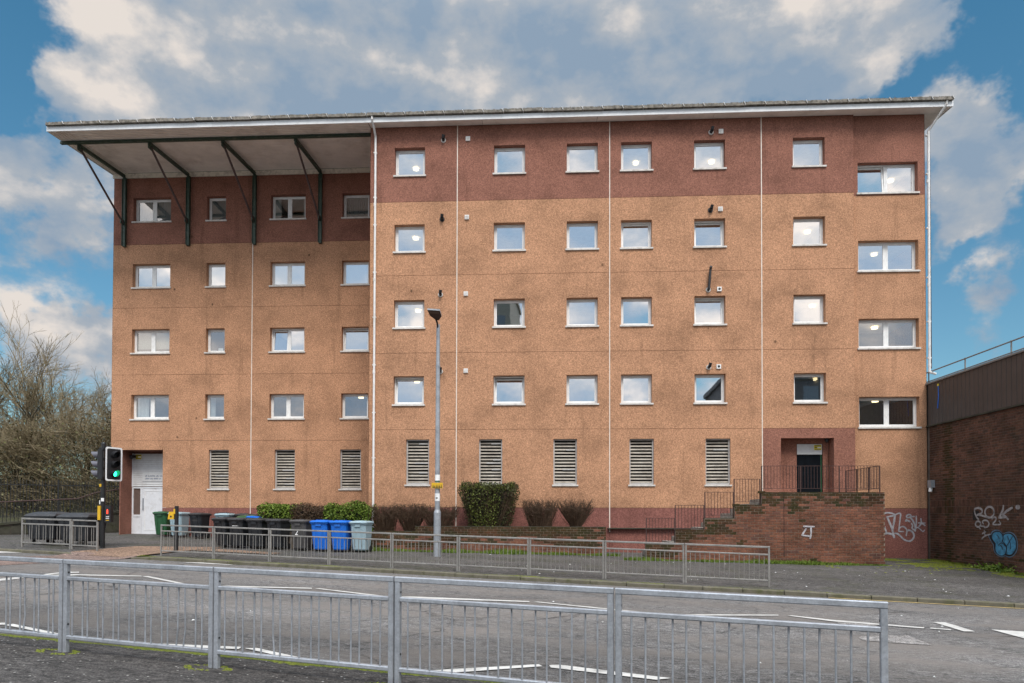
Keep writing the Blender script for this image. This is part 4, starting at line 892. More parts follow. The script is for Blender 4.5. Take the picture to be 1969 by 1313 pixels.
# ---- entrance at the stair head
def text_mesh(name, body, size, mat, parent, loc, rot, align='CENTER', thick=0.0, xs=1.0):
    c = bpy.data.curves.new(name, 'FONT'); c.body = body; c.size = size; c.align_x = align; c.align_y = 'CENTER'; c.extrude = thick
    t = bpy.data.objects.new(name, c); COL.objects.link(t)
    dg = bpy.context.evaluated_depsgraph_get(); me = bpy.data.meshes.new_from_object(t.evaluated_get(dg)); bpy.data.objects.remove(t)
    me.materials.clear(); me.materials.append(mat); o = link(name, me, parent); o.location = loc; o.rotation_euler = rot; o.scale = (xs, 1, 1)
    return o
wall('porch_wall', M['maroon'], 10.38, 12.36, 2.26, 4.53, 0.5, [(11.14, 12.14, 2.26, 4.37)], 0.1, gap=0.001)
def notice(parent, s, d, z, w, h):
    b = MB(); b.box(s-w/2, s+w/2, d-0.008, d, z-h/2, z+h/2); o = b.build('notice', M['sign_yellow'], parent); y = d-0.0095
    for x0, x1, z0, z1, mt in ((-0.42, 0.42, 0.24, 0.38, 'print_dark'), (-0.42, -0.10, -0.10, 0.06, 'black'), (-0.05, 0.42, -0.14, 0.10, 'print_white'), (-0.42, 0.42, -0.40, -0.30, 'print_dark')):
        k = MB(); k.quad((s+x0*w, y, z+z0*h), (s+x1*w, y, z+z0*h), (s+x1*w, y, z+z1*h), (s+x0*w, y, z+z1*h)); k.build('notice_print', M[mt], o)
b = MB(); frame_ring(b, 11.145, 12.135, 2.27, 4.365, 0.53, 0.60, 0.03); ed = b.build('entrance_door', M['door_dark'], bld)
k = MB(); k.box(11.18, 12.10, 0.545, 0.59, 2.28, 3.93); k.build('door_leaf', M['door_dark'], ed)
k = MB(); k.box(12.07, 12.10, 0.53, 0.5449, 2.28, 3.93); k.build('door_edge', M['bin_green'], ed)
k = MB(); k.box(11.16, 12.12, 0.515, 0.535, 3.95, 4.355); k.build('shutter_box', M['shutter'], ed)
for i in range(5):
    k = MB(); k.box(11.18, 12.10, 0.507, 0.5149, 3.975+0.076*i, 3.975+0.076*i+0.066); k.build('shutter_slat', M['shutter'], ed)
notice(ed, 11.95, 0.505, 4.22, 0.28, 0.20)
b = MB(); b.tube((12.2, 0.25, 4.54), (12.2, 0.25, 4.46), 0.09, 0.09, 12); b.tube((12.2, 0.25, 4.46), (12.2, 0.22, 4.39), 0.08, 0.04, 12); b.build('security_camera', M['black'], bld, True)

# ---- ground floor corner door with its shutter
DD = 4.6
q = MB(); q.box(-18.31, -18.27, D_REC, DD+0.4, 0.3, 4.5); q.build('porch_wall', M['maroon'], bld)
q = MB(); q.box(-16.282, -16.1, D_REC+0.34, DD+0.4, 0.3, 4.5); q.build('porch_wall', M['maroon'], bld)
q = MB(); q.box(-18.27, -16.28, DD+0.12, DD+0.2, 0.3, 4.5); q.build('porch_wall', M['maroon'], bld)
b = MB(); b.box(-18.27, -16.28, DD+0.05, DD+0.10, 0.50, 0.62)
frame_ring(b, -18.27, -16.285, 0.60, 2.83, DD-0.02, DD+0.06, 0.07); b.box(-17.86, -17.78, DD-0.02, DD+0.06, 0.67, 2.76); b.box(-18.20, -17.86, DD-0.02, DD+0.06, 1.42, 1.52)
cd_ = b.build('corner_door', M['door_white'], bld)
k = MB(); k.box(-18.2, -17.86, DD+0.0, DD+0.04, 0.67, 1.42); k.build('side_panel', M['door_white'], cd_)
k = MB(); k.quad((-18.2, DD+0.02, 1.52), (-17.86, DD+0.02, 1.52), (-17.86, DD+0.02, 2.76), (-18.2, DD+0.02, 2.76)); k.build('side_light', M['brown'], cd_)
k = MB(); k.box(-17.775, -16.36, DD-0.01, DD+0.04, 0.66, 2.75); k.build('door_leaf', M['door_white'], cd_)
k = MB(); frame_ring(k, -17.64, -16.46, 0.78, 2.64, DD-0.022, DD-0.0101, 0.018); k.build('door_moulding', M['white'], cd_)
k = MB(); k.box(-17.73, -17.69, DD-0.06, DD-0.0101, 1.75, 2.3); k.build('door_handle', M['galv'], cd_)
for i in range(15):
    z = 2.86+0.103*i; k = MB(); k.hexa([(-18.25, DD-0.035, z), (-16.31, DD-0.035, z), (-16.31, DD, z), (-18.25, DD, z), (-18.25, DD-0.012, z+0.098), (-16.31, DD-0.012, z+0.098), (-16.31, DD, z+0.098), (-18.25, DD, z+0.098)]); k.build('shutter_slat', M['shutter'], cd_)
k = MB(); k.box(-18.27, -18.22, DD-0.045, DD+0.02, 2.84, 4.42); k.box(-16.33, -16.285, DD-0.045, DD+0.02, 2.84, 4.42); k.build('shutter_guide', M['door_white'], cd_)
k = MB(); k.box(-17.75, -16.50, DD-0.048, DD-0.037, 3.10, 3.50); sg = k.build('shutter_sign', M['shutter'], cd_)
rw_ = random.Random(3)
for zt in (3.35, 3.22):      # two lines of small worn lettering, no longer legible
    x = -17.62
    while x < -16.60:
        wd = rw_.uniform(0.05, 0.22); k = MB(); xx = x
        while xx < min(x+wd, -16.56):
            k.box(xx, xx+0.022, DD-0.050, DD-0.0485, zt-0.035, zt+0.035*rw_.choice((1, 1, 0.2))); xx += 0.034
        k.build('sign_lettering', M['print_blue'], cd_); x += wd+0.05
notice(cd_, -17.95, DD-0.05, 4.25, 0.28, 0.22)
b = MB(); b.box(-18.27, -18.05, DD-0.25, DD-0.1, 4.2, 4.32); b.tube((-18.1, DD-0.28, 4.22), (-18.08, DD-0.42, 4.18), 0.07, 0.07, 12); b.build('security_camera', M['black'], bld)

# ---- spray paint on the end bay
def ribbon(b, pts, w, plane, m=0, taper=True):
    # a flat stroke with round ends in a plane given by plane(a, z) -> point
    P_ = [Vector(p) for p in pts]
    # smooth the stroke
    if len(P_) > 2:
        Q = [P_[0]]
        for i in range(len(P_)-1):
            a = P_[max(0, i-1)]; p = P_[i]; q = P_[i+1]; c = P_[min(len(P_)-1, i+2)]
            for t in (0.33, 0.67, 1.0):
                Q.append(0.5*((2*p) + (q-a)*t + (2*a-5*p+4*q-c)*t*t + (3*p-a-3*q+c)*t**3))
        P_ = Q
    n = len(P_); L_, R_ = [], []
    for i in range(n):
        d = (P_[min(n-1, i+1)]-P_[max(0, i-1)]); d = d.normalized() if d.length > 1e-9 else Vector((1, 0)); nrm = Vector((-d.y, d.x)); ww = w/2*(0.85+0.3*random.random())
        L_.append(P_[i]+nrm*ww); R_.append(P_[i]-nrm*ww)
    for i in range(n-1): b.quad(plane(*L_[i]), plane(*R_[i]), plane(*R_[i+1]), plane(*L_[i+1]), m)
    for c, dirv in ((P_[0], -1), (P_[-1], 1)):
        b.ngon([plane(c.x+w/2*math.cos(2*math.pi*k/10), c.y+w/2*math.sin(2*math.pi*k/10)) for k in range(10)], m)
lay = [0]
def strokes(name, items, mat, parent, mk, step=0.0006):
    b = MB()
    for pts, w in items:
        lay[0] += step; off = lay[0]; ribbon(b, pts, w, lambda a, z, o=off: mk(a, z, o))
    return b.build(name, mat, parent)
strokes('graffiti', DATA['graf_white'], M['graffiti'], bld, lambda a, z, o: (a, DB-0.004-o, z))
# ------------------------------------------------------------------ things placed in the building's axes
def bthing(name, label, cat, s, d, z, group=None):
    t = thing(name, label, cat, b2w(s, d, z), BR, group); OFF[t.name] = Vector((s, d, z)); return t
OFF = {}
_link0 = link
def link(name, me, parent=None, loc=None, rz=None):
    o = _link0(name, me, parent, loc, rz)
    if parent is not None and parent.name in OFF: o.matrix_parent_inverse = Matrix.Translation(-OFF[parent.name])
    return o

# ---- brickwork: every brick a block of its own in front of recessed mortar
BL, BH, BJ = 0.245, 0.088, 0.013
def lay_bricks(parent, mk, a0, a1, zb, ztop, mats, pick, seed, soldier=None, limit=300, flip=False, name='brick'):
    """a0..a1 along the wall, ztop(a) its top; mk(a, z, out) -> local point; mats(a, z, rnd) -> material key; pick(a, z) -> rank (low first)"""
    rnd = random.Random(seed); rows = []; z = zb; k = 0
    zmax = max(ztop(a0+(a1-a0)*i/200) for i in range(201))
    while z < zmax-0.03:
        if soldier and soldier[0] <= z < soldier[1]:
            h = BL-BJ; a = a0; 
            while a < a1: rows.append((a, min(a+BH-BJ, a1), z, z+h)); a += BH
            z += BL
        else:
            a = a0-(BL/2 if k % 2 else 0.0)
            while a < a1:
                p, q = max(a, a0), min(a+BL-BJ, a1)
                if q-p > 0.03: rows.append((p, q, z, z+BH-BJ))
                a += BL
            z += BH
        k += 1
    keep = []
    for p, q, z0, z1 in rows:
        t = min(ztop(p+0.005), ztop(q-0.005))
        if z1 <= t+0.02: keep.append((p, q, z0, z1))
        elif z0 < t-0.03: keep.append((p, q, z0, t))
        elif z0 < max(ztop(p+0.005), ztop(q-0.005))-0.03:    # straddles a step: keep the part under the high side
            st = p
            for i in range(20):
                x = p+(q-p)*(i+0.5)/20
                if ztop(x) > z1-0.02: st = x; break
            if q-st > 0.04: keep.append((st, q, z0, z1))
    keep.sort(key=lambda r: pick((r[0]+r[1])/2, (r[2]+r[3])/2))
    cache = {}; joined = {}
    for i, (p, q, z0, z1) in enumerate(keep):
        mt = mats((p+q)/2, (z0+z1)/2, rnd); j = rnd.uniform(-0.004, 0.004); hw, hh = (q-p)/2, (z1-z0)/2; ca, cz = (p+q)/2, (z0+z1)/2
        def blk(b, ca, cz, j):
            o0, o1 = 0.006+j, -0.06
            c = 0.003
            o_ = Vector(mk(0, 0, 0)) if not (ca or cz) else Vector((0, 0, 0))
            P0 = [mk(ca-hw+c, cz-hh+c, o0), mk(ca+hw-c, cz-hh+c, o0), mk(ca+hw-c, cz+hh-c, o0), mk(ca-hw+c, cz+hh-c, o0)]
            P1 = [mk(ca-hw, cz-hh, o0-c), mk(ca+hw, cz-hh, o0-c), mk(ca+hw, cz+hh, o0-c), mk(ca-hw, cz+hh, o0-c)]
            P2 = [mk(ca-hw, cz-hh, o1), mk(ca+hw, cz-hh, o1), mk(ca+hw, cz+hh, o1), mk(ca-hw, cz+hh, o1)]
            n = len(b.v); b.v += [tuple(Vector(p)-o_) for p in P0+P1+P2]
            fs = [(0, 1, 2, 3)] + [(4+i_, 4+(i_+1) % 4, (i_+1) % 4, i_) for i_ in range(4)] + [(8+i_, 8+(i_+1) % 4, 4+(i_+1) % 4, 4+i_) for i_ in range(4)]
            for f in fs: b.f.append(tuple(n+x for x in (f[::-1] if flip else f))); b.m.append(0)
        if i < limit:
            key = (round(hw, 3), round(hh, 3), mt)
            if key not in cache:
                b = MB(); blk(b, 0, 0, 0); cache[key] = b.mesh(name, M[mt])
            o = link(name, cache[key], parent); o.location = mk(ca, cz, j)
        else:
            b = joined.setdefault(mt, MB()); blk(b, ca, cz, j)
    for mt, b in joined.items(): stuff(b.build(name, M[mt], parent))

# ---- entrance stairs with their stepped brick wall and iron railings
st = bthing('entrance_stairs', 'brick walled entrance stairs climbing to the doorway landing with rusty iron railings', 'stairs', 8.8, -1.6, -0.05)
SWD = -3.1
TOPS = [(4.77, 0.565), (5.775, 1.05), (6.76, 1.46), (7.77, 1.915), (8.685, 2.345), (12.76, 2.345)]
def sw_top(a):
    z = TOPS[0][1]
    for s, t in TOPS[:-1]:
        if a >= s: z = t
    return z
for (s0, t), (s1, _) in zip(TOPS[:-1], TOPS[1:]):
    b = MB(); b.box(s0+0.002, s1-0.001, SWD+0.004, SWD+0.26, -0.5, t-0.012); b.build('wall_core', M['mortar'], st)
    b = MB(); b.box(s0-0.004, s1-0.003, SWD-0.002, SWD+0.27, t-0.012, t+0.006)
    b.build('wall_capping', M['stone'], st)
b = MB(); b.box(12.50, 12.755, SWD+0.27, -0.01, -0.5, 2.33); b.build('wall_core', M['mortar'], st)
def sw_mat(a, z, r):
    top = sw_top(a)-z; n = noise.noise((a*1.1, z*1.5, 0.4))
    if top < 0.12 and r.random() < 0.95: return 'brick_moss'
    if top < 0.45+0.3*n and r.random() < 0.85: return 'brick_moss'
    return 'brick_moss' if n > 0.48 and r.random() < 0.5 else 'brick'
for (s0, t), (s1, _) in zip(TOPS[:-1], TOPS[1:]): pass
lay_bricks(st, lambda a, z, o: (a, SWD-o, z), 4.77, 12.76, -0.24, sw_top, sw_mat, lambda a, z: (0 if 8.7 < a else 1, -z), 5)
b = MB(); b.box(9.41, 9.425, SWD-0.012, SWD-0.006, 0.15, 2.32); b.build('expansion_joint', M['dark'], st)
for i in range(13):
    s0 = 4.95+0.36*i; z = 0.10+0.17*(i+1); b = MB(); b.box(s0, s0+0.42, SWD+0.262, -0.9, z-0.19, z); b.build('step', M['concrete'], st)
b = MB(); b.box(4.05, 8.9, -0.9, -0.64, -0.4, 0.62); b.hexa([(4.05, -0.9, 0.60), (8.7, -0.9, 2.0), (8.7, -0.64, 2.0), (4.05, -0.64, 0.60), (4.05, -0.9, 0.64), (8.7, -0.9, 2.2), (8.7, -0.64, 2.2), (4.05, -0.64, 0.64)])
b = MB(); b.box(9.69, 12.5, SWD+0.262, -0.003, 2.10, 2.262); b.build('landing', M['concrete'], st)
b = MB(); b.box(3.72, 8.69, -0.16, -0.003, 1.02, 1.06); b.build('wall_ledge', M['stone'], st)
def iron_rail(pts, zt, zb, n, feet=()):
    (s0, d0), (s1, d1) = pts; b = MB(); b.rod((s0, d0, zt), (s1, d1, zt), 0.032, 0.016, 0.002); r = b.build('railing', M['rail_rust'], st)
    b = MB(); b.rod((s0, d0, zb), (s1, d1, zb), 0.032, 0.014, 0.002); b.build('bottom_rail', M['rail_rust'], r)
    bb = MB(); bb.tube((0, 0, zb), (0, 0, zt), 0.0085, 0.0085, 5, 0, False); me = bb.mesh('baluster', M['rail_rust'])
    for i in range(n+1):
        t = i/n; link('baluster', me, r, (s0+(s1-s0)*t, d0+(d1-d0)*t, 0))
    for t, z0 in feet:
        k = MB(); s, d = s0+(s1-s0)*t, d0+(d1-d0)*t; k.rod((s, d, z0), (s, d, zt), 0.034, 0.034, 0.003, (0, 1, 0)); k.build('rail_post', M['rail_rust'], r)
RD = SWD+0.13
for a, c, zt, zb, z0 in ((4.80, 5.77, 1.45, 0.66, 0.5), (5.79, 6.77, 1.90, 1.10, 0.98), (6.80, 7.77, 2.35, 1.56, 1.4), (7.79, 8.66, 2.80, 2.02, 1.88)):
    iron_rail(((a, RD), (c, RD)), zt, zb, 9, ((0, z0), (1, z0)))
iron_rail(((8.72, RD), (12.66, RD)), 3.25, 2.48, 38, ((0, 2.3), (0.33, 2.3), (0.66, 2.3), (1, 2.3)))
iron_rail(((12.66, RD), (12.66, -0.35)), 3.25, 2.48, 22, ((0.3, 2.3), (0.65, 2.3), (1, 2.3)))
strokes('graffiti', DATA['graf_j'], M['graffiti'], st, lambda a, z, o: (a, SWD-0.014-o*0.3, z))

# ---- planter wall in front of the flats
pw = bthing('planter_wall', 'low mossy brick planter wall holding the clipped bushes behind the street lamp', 'wall', -0.8, -1.6, 0.15)
PWD = -1.6
def pw_top(a): return 1.12 if a >= -3.52 else 0.93
b = MB(); b.box(-3.518, 3.528, PWD+0.004, PWD+0.22, -0.2, 1.10); b.box(-9.6, -3.52, PWD+0.004, PWD+0.22, -0.1, 0.91); b.build('wall_core', M['mortar'], pw)
b = MB(); b.box(-3.53, 3.54, PWD-0.004, PWD+0.23, 1.102, 1.125); b.box(-9.6, -3.535, PWD-0.004, PWD+0.23, 0.912, 0.935); b.build('wall_capping', M['stone'], pw)
def pw_mat(a, z, r):
    t = pw_top(a)-z; n = noise.noise((a*0.9, z*2, 7.7))
    return 'brick_moss' if (t < 0.34 and r.random() < 0.97) or (t < 0.62+0.4*n and r.random() < 0.75) else 'brick'
lay_bricks(pw, lambda a, z, o: (a, PWD-o, z), -5.6, 3.53, -0.02, pw_top, pw_mat, lambda a, z: -z, 6)
so = MB(); so.quad((-9.6, PWD+0.2, 0.84), (-3.6, PWD+0.2, 0.84), (-3.6, -0.01, 0.86), (-9.6, -0.01, 0.86)); so.quad((-3.6, PWD+0.2, 1.03), (3.5, PWD+0.2, 1.03), (3.5, -0.01, 1.05), (-3.6, -0.01, 1.05))
so = struct(so.build('soil', M['soil'])); so.location = BO; so.rotation_euler.z = BR

# ---- dark brick wall with cladding at the end of the street
DW = 15.93
dw = bthing('brick_retaining_wall', 'tall dark brick wall topped with brown cladding and covered in spray paint tags', 'wall', DW, -4.0, -0.2)
b = MB(); b.box(DW+0.004, DW+0.4, -10.0, 6.0, -1.0, 4.95); b.build('wall_core', M['mortar_dark'], dw)
def dw_mat(a, z, r):
    n = noise.noise((a*1.5, z*0.25, 2.0))
    if 0.95 < a < 1.45+0.1*n: return 'brick_moss' if r.random() < 0.85 else 'brick_dark'
    return 'brick_moss' if (z < 0.25 and r.random() < 0.25) else 'brick_dark'
lay_bricks(dw, lambda a, z, o: (DW-o, -a, z), 0.0, 9.0, -0.55, lambda a: 4.93, dw_mat, lambda a, z: (abs(a-4.3) if a < 5 else 9+a), 8, (1.60, 2.10), flip=True)
pn = 44; pw_ = 0.235
for i in range(pn):
    a = 0.02+pw_*i; b = MB(); j = 0.012*(i % 2)
    b.hexa([(DW-0.055, -a, 5.0), (DW-0.055, -a-pw_+0.03, 5.0), (DW-0.02, -a-pw_+0.012, 5.0), (DW-0.02, -a+0.0, 5.0), (DW-0.055, -a, 6.56), (DW-0.055, -a-pw_+0.03, 6.56), (DW-0.02, -a-pw_+0.012, 6.56), (DW-0.02, -a+0.0, 6.56)])
    b.build('cladding_panel', M['clad'], dw)
b = MB(); b.box(DW-0.02, DW+0.3, -10.5, 6.0, 4.97, 6.56); b.build('cladding_backing', M['dark'], dw)
b = MB(); b.box(DW-0.10, DW+0.34, -10.5, 6.0, 6.56, 6.62); b.build('coping', M['coping'], dw)
b = MB(); b.box(DW-0.085, DW+0.1, -10.5, 6.0, 4.945, 4.998); b.build('cladding_sill', M['stone'], dw)
b = MB(); b.tube((DW+0.15, 5.5, 7.10), (DW+0.15, -10.5, 7.10), 0.025, 0.025, 8); b.tube((DW+0.15, 5.5, 6.74), (DW+0.15, -10.5, 6.74), 0.022, 0.022, 8); hr = b.build('handrail', M['coping'], dw)
for a in (2.4, 0.3, -2.0, -4.4, -6.8, -9.2):
    k = MB(); k.tube((DW+0.15, a, 6.6), (DW+0.15, a, 7.13), 0.024, 0.024, 8); k.build('rail_post', M['coping'], hr)
b = MB(); b.box(DW-0.16, DW-0.01, -0.35, -0.12, 2.62, 2.90); sc_ = b.build('security_light', M['galv'], dw)
k = MB(); k.tube((DW-0.10, -0.24, 2.60), (DW-0.14, -0.26, 2.46), 0.07, 0.06, 12); k.build('sensor', M['white'], sc_)
b = MB(); vp = [(-2.60, 1.45), (-2.92, 1.75)]; b.box(DW-0.012, DW-0.009, -2.95, -2.62, 1.42, 1.74); b.build('vent_hole', M['dark'], dw)
b = MB(); b.box(DW-0.075, DW-0.0551, -0.75, -0.67, 6.38, 6.46); b.build('cable_box', M['sign_yellow'], dw)
b = MB(); b.path([(DW-0.066, -0.72, 6.38), (DW-0.066, -0.74, 6.0), (DW-0.066, -0.70, 5.75), (DW-0.066, -0.67, 5.55)], 0.016, 6); b.build('loose_cable', M['bin_blue'], dw)
GX = lambda a, z, o: (DW-0.014-o*0.25, a, z)
def blob(name, pts, mat, off):
    b = MB(); P_ = [Vector(p) for p in pts]; Q = []; n = len(P_)
    for i in range(n):
        a, p, q, c = P_[i-1], P_[i], P_[(i+1) % n], P_[(i+2) % n]
        for t in (0.0, 0.33, 0.67): Q.append(0.5*((2*p) + (q-a)*t + (2*a-5*p+4*q-c)*t*t + (3*p-a-3*q+c)*t**3))
    cx = sum((q for q in Q), Vector((0, 0)))/len(Q)
    for i in range(len(Q)):
        u, w = Q[i], Q[(i+1) % len(Q)]; b.tri((DW-off, cx.x, cx.y), (DW-off, u.x, u.y), (DW-off, w.x, w.y))
    return b.build(name, mat, dw)
lay[0] = 0
strokes('graffiti', DATA['graf_tag'], M['graffiti_dim'], dw, GX)
gb = blob('graffiti', DATA['blob_halo'], M['spray_halo'], 0.0125)
for pts, mt, o_ in ((DATA['blob_black'], 'spray_black', 0.0140), (DATA['blob_left'], 'spray_blue', 0.0160), (DATA['blob_right'], 'spray_blue', 0.0155)): blob('graffiti', pts, M[mt], o_)
lay[0] = 0
strokes('graffiti', DATA['blob_ink'], M['spray_black'], dw, lambda a, z, o: (DW-0.0175-o*0.25, a, z))

# ------------------------------------------------------------------ wheelie bins
def make_bin(body_m, lid_m, name='wheelie_bin'):
    t = link(name, None); t.empty_display_size = 0.2
    b = MB(); b.loft([(0.06, 0.235, 0.25, 0.05, 0, 0.04), (0.10, 0.245, 0.265, 0.05, 0, 0.03), (0.62, 0.275, 0.315, 0.05, 0, 0.01), (0.97, 0.292, 0.345, 0.05, 0, 0.0), (0.975, 0.318, 0.37, 0.05, 0, 0.0), (1.02, 0.322, 0.375, 0.05, 0, 0.0)])
    b.box(-0.10, 0.10, -0.378, -0.30, 0.90, 1.0)
    for x in (-0.13, 0.13):
        b.hexa([(x-0.012, -0.285, 0.2), (x+0.012, -0.285, 0.2), (x+0.012, -0.2, 0.2), (x-0.012, -0.2, 0.2), (x-0.012, -0.352, 0.9), (x+0.012, -0.352, 0.9), (x+0.012, -0.25, 0.9), (x-0.012, -0.25, 0.9)])
    b.build('body', body_m, t)
    b = MB(); b.loft([(1.022, 0.335, 0.40, 0.06, 0, -0.01), (1.055, 0.338, 0.405, 0.06, 0, -0.01), (1.095, 0.30, 0.36, 0.08, 0, 0.0), (1.105, 0.22, 0.27, 0.06, 0, 0.02)])
    b.box(-0.12, 0.12, -0.435, -0.39, 1.035, 1.055)
    b.box(-0.16, 0.16, -0.22, 0.10, 1.105, 1.118)
    b.build('lid', lid_m, t)
    b = MB(); b.tube((-0.26, 0.44, 1.03), (0.26, 0.44, 1.03), 0.017, 0.017, 8)
    for x in (-0.26, 0, 0.26): b.box(x-0.02, x+0.02, 0.36, 0.45, 1.01, 1.05)
    b.build('handle', body_m, t)
    for x in (-0.25, 0.25):
        b = MB(); b.tube((x-0.03, 0.24, 0.105), (x+0.03, 0.24, 0.105), 0.105, 0.105, 14); b.build('wheel', M['rubber'], t)
    return t
proto = {k: make_bin(M['bin_'+k], M['bin_lid_black'] if k == 'black' else M['bin_'+k]) for k in ('black', 'grey', 'blue', 'pale', 'green')}
used = set()
def place_bin(kind, label, x, y, rot, dz=0.0):
    o = proto[kind]
    if kind in used: o = dup(o)
    used.add(kind)
    o.location = (x, y, gz(x, y)+0.015+dz); o.rotation_euler = (0, 0, R(rot)); tag(o, label, 'bin', 'wheelie bins outside the flats'); return o
BINS = [
 ('green', 'green wheelie bin standing by the white corner door', -15.75, 30.9, -4),
 ('pale', 'pale blue bin between the green bin and the push button post', -14.85, 30.5, -8),
 ('pale', 'pale blue bin at the wall, half hidden by black bins near the corner door', -14.15, 31.9, 3),
 ('black', 'black bin with faded print just past the push button post', -13.72, 30.0, -12),
 ('black', 'black bin tucked behind the printed one in the back row', -13.0, 30.9, 6),
 ('pale', 'pale blue bin in the back row with black bins on either side', -12.55, 29.9, -3),
 ('black', 'black bin next to the last pale bin of the back row', -11.85, 30.2, 5),
 ('black', 'black bin of the middle rows below the thin white joint line', -11.0, 29.2, -6),
 ('green', 'green lidded bin buried among black ones behind the railing', -10.75, 27.75, 12),
 ('blue', 'blue lidded bin lying low among the black ones', -10.15, 26.75, 20),
 ('black', 'black bin at the end of the green hedge, behind the front row', -9.45, 27.3, -8),
 ('black', 'first black bin of the front row with its lid jutting out', -10.72, 25.55, -24),
 ('black', 'second black bin of the front row, marked with small white print', -10.07, 25.35, -14),
 ('black', 'third black bin of the front row, plain and unmarked', -9.33, 25.2, -12),
 ('black', 'fourth black bin of the front row with a white painted mark', -8.55, 25.05, -18),
 ('grey', 'dark grey bin with a white painted number two', -7.62, 24.80, -9),
 ('blue', 'bright blue bin next to the grey numbered bin', -6.83, 24.60, -7),
 ('blue', 'bright blue bin touching the pale end bin', -6.13, 24.56, -9),
 ('pale', 'pale blue grey bin closing the front row by the planter', -5.42, 24.60, -10)]
placed = [place_bin(*b) for b in BINS]
placed[9].rotation_euler = (R(-4), R(5), R(20)); placed[8].rotation_euler = (R(6), R(-4), R(10))
def bin_print(o, rows, x0, z0, w, h=0.03, m='print_white'):
    for r in range(rows):
        k = MB(); x = x0
        while x < x0+w:
            l_ = random.uniform(0.02, 0.05); z = z0-0.07*r; y = -0.345+(0.97-z)*0.086-0.006
            k.quad((x, y+0.003, z), (x+l_, y+0.003, z), (x+l_, y, z+h), (x, y, z+h)); x += l_+0.012
        k.build('printed_label', M[m], o)
bin_print(placed[12], 2, -0.12, 0.80, 0.22); bin_print(placed[3], 2, -0.14, 0.82, 0.26, 0.035, 'bin_grey')
text_mesh('painted_number', '2', 0.27, M['print_white'], placed[15], (-0.04, -0.353, 0.64), (R(85), 0, 0))
text_mesh('painted_number', '2', 0.20, M['print_white'], placed[14], (-0.16, -0.340, 0.44), (R(85), 0, R(0)))

def make_container():
    t = link('waste_container', None); b = MB()
    b.loft([(0.18, 0.55, 0.36, 0.06, 0, 0), (0.24, 0.58, 0.40, 0.06, 0, 0), (0.98, 0.66, 0.50, 0.07, 0, 0), (1.0, 0.70, 0.54, 0.07, 0, 0), (1.05, 0.70, 0.54, 0.07, 0, 0)])
    for x in (-0.35, 0, 0.35): b.hexa([(x-0.03, -0.43, 0.3), (x+0.03, -0.43, 0.3), (x+0.03, -0.35, 0.3), (x-0.03, -0.35, 0.3), (x-0.03, -0.52, 0.96), (x+0.03, -0.52, 0.96), (x+0.03, -0.4, 0.96), (x-0.03, -0.4, 0.96)])
    b.build('body', M['bin_black'], t)
    b = MB(); b.loft([(1.052, 0.71, 0.56, 0.1, 0, 0), (1.12, 0.68, 0.50, 0.12, 0, 0), (1.19, 0.52, 0.34, 0.12, 0, 0.02), (1.21, 0.36, 0.2, 0.08, 0, 0.03)]); b.build('lid', M['bin_lid_black'], t)
    for x in (-0.42, 0.42):
        for y in (-0.28, 0.28):
            k = MB(); k.tube((x-0.025, y, 0.09), (x+0.025, y, 0.09), 0.09, 0.09, 12); k.box(x-0.035, x+0.035, y-0.03, y+0.03, 0.1, 0.2); k.build('wheel', M['rubber'], t)
    k = MB(); k.tube((-0.72, -0.1, 0.9), (0.72, -0.1, 0.9), 0.025, 0.025, 8); k.build('lifting_bar', M['galv_old'], t)
    return t
c1 = make_container(); c2 = dup(c1)
for c, u, v, lb in ((c1, -23.75, 19.2, 'large dark waste container with a domed lid behind the battered guard rail'), (c2, -22.25, 19.25, 'large dark waste container standing against the traffic signal post')):
    x, y = to_xy(u, v); c.location = (x, y, gz(x, y)+0.015); c.rotation_euler = (0, 0, -TH+R(2)); tag(c, lb, 'waste container', 'four wheeled waste containers')

# ------------------------------------------------------------------ street lamp
lx2, ly2 = -2.56, 23.42
sl = thing('street_lamp', 'tall galvanised street lamp with a flat lantern and a yellow band', 'street lamp', (lx2, ly2, gz(lx2, ly2)), R(0))
b = MB(); b.tube((0, 0, -0.05), (0, 0, 1.50), 0.128, 0.122, 20); b.tube((0, 0, 1.50), (0, 0, 1.60), 0.122, 0.09, 20, 0, False); b.build('pole_base', M['galv'], sl, True)
k = MB(); k.box(-0.05, 0.05, -0.131, -0.118, 0.55, 1.25); k.build('access_door', M['galv'], sl)
b = MB(); b.tube((0, 0, 1.58), (0, 0, 6.55), 0.088, 0.070, 18); b.tube((0, 0, 6.56), (0, 0, 7.98), 0.066, 0.060, 18); b.tube((0, 0, 6.50), (0, 0, 6.58), 0.078, 0.078, 18); b.build('pole', M['galv'], sl, True)
arm = MB(); arm.path([(0, 0, 7.80), (-0.02, -0.10, 8.0), (-0.06, -0.22, 8.12)], 0.032, 10); arm.build('bracket_arm', M['black_paint'], sl, True)
b = MB()
A_ = [(-0.045, -0.16, 8.08), (0.035, -0.16, 8.08), (0.16, -0.42, 8.14), (0.14, -0.80, 8.22), (-0.27, -0.86, 8.23), (-0.23, -0.46, 8.15)]
B_ = [(p[0], p[1], p[2]+0.05) for p in A_]
b.ngon(A_[::-1]); b.ngon(B_, 1)
for i in range(6): j = (i+1) % 6; b.quad(A_[i], A_[j], B_[j], B_[i], 1)
ln = b.build('lantern', [M['rail_rust'], M['galv']], sl)
k = MB(); k.quad((-0.20, -0.50, 8.157), (0.11, -0.47, 8.153), (0.10, -0.76, 8.208), (-0.22, -0.80, 8.212)); k.build('lantern_lens', M['brown'], ln)
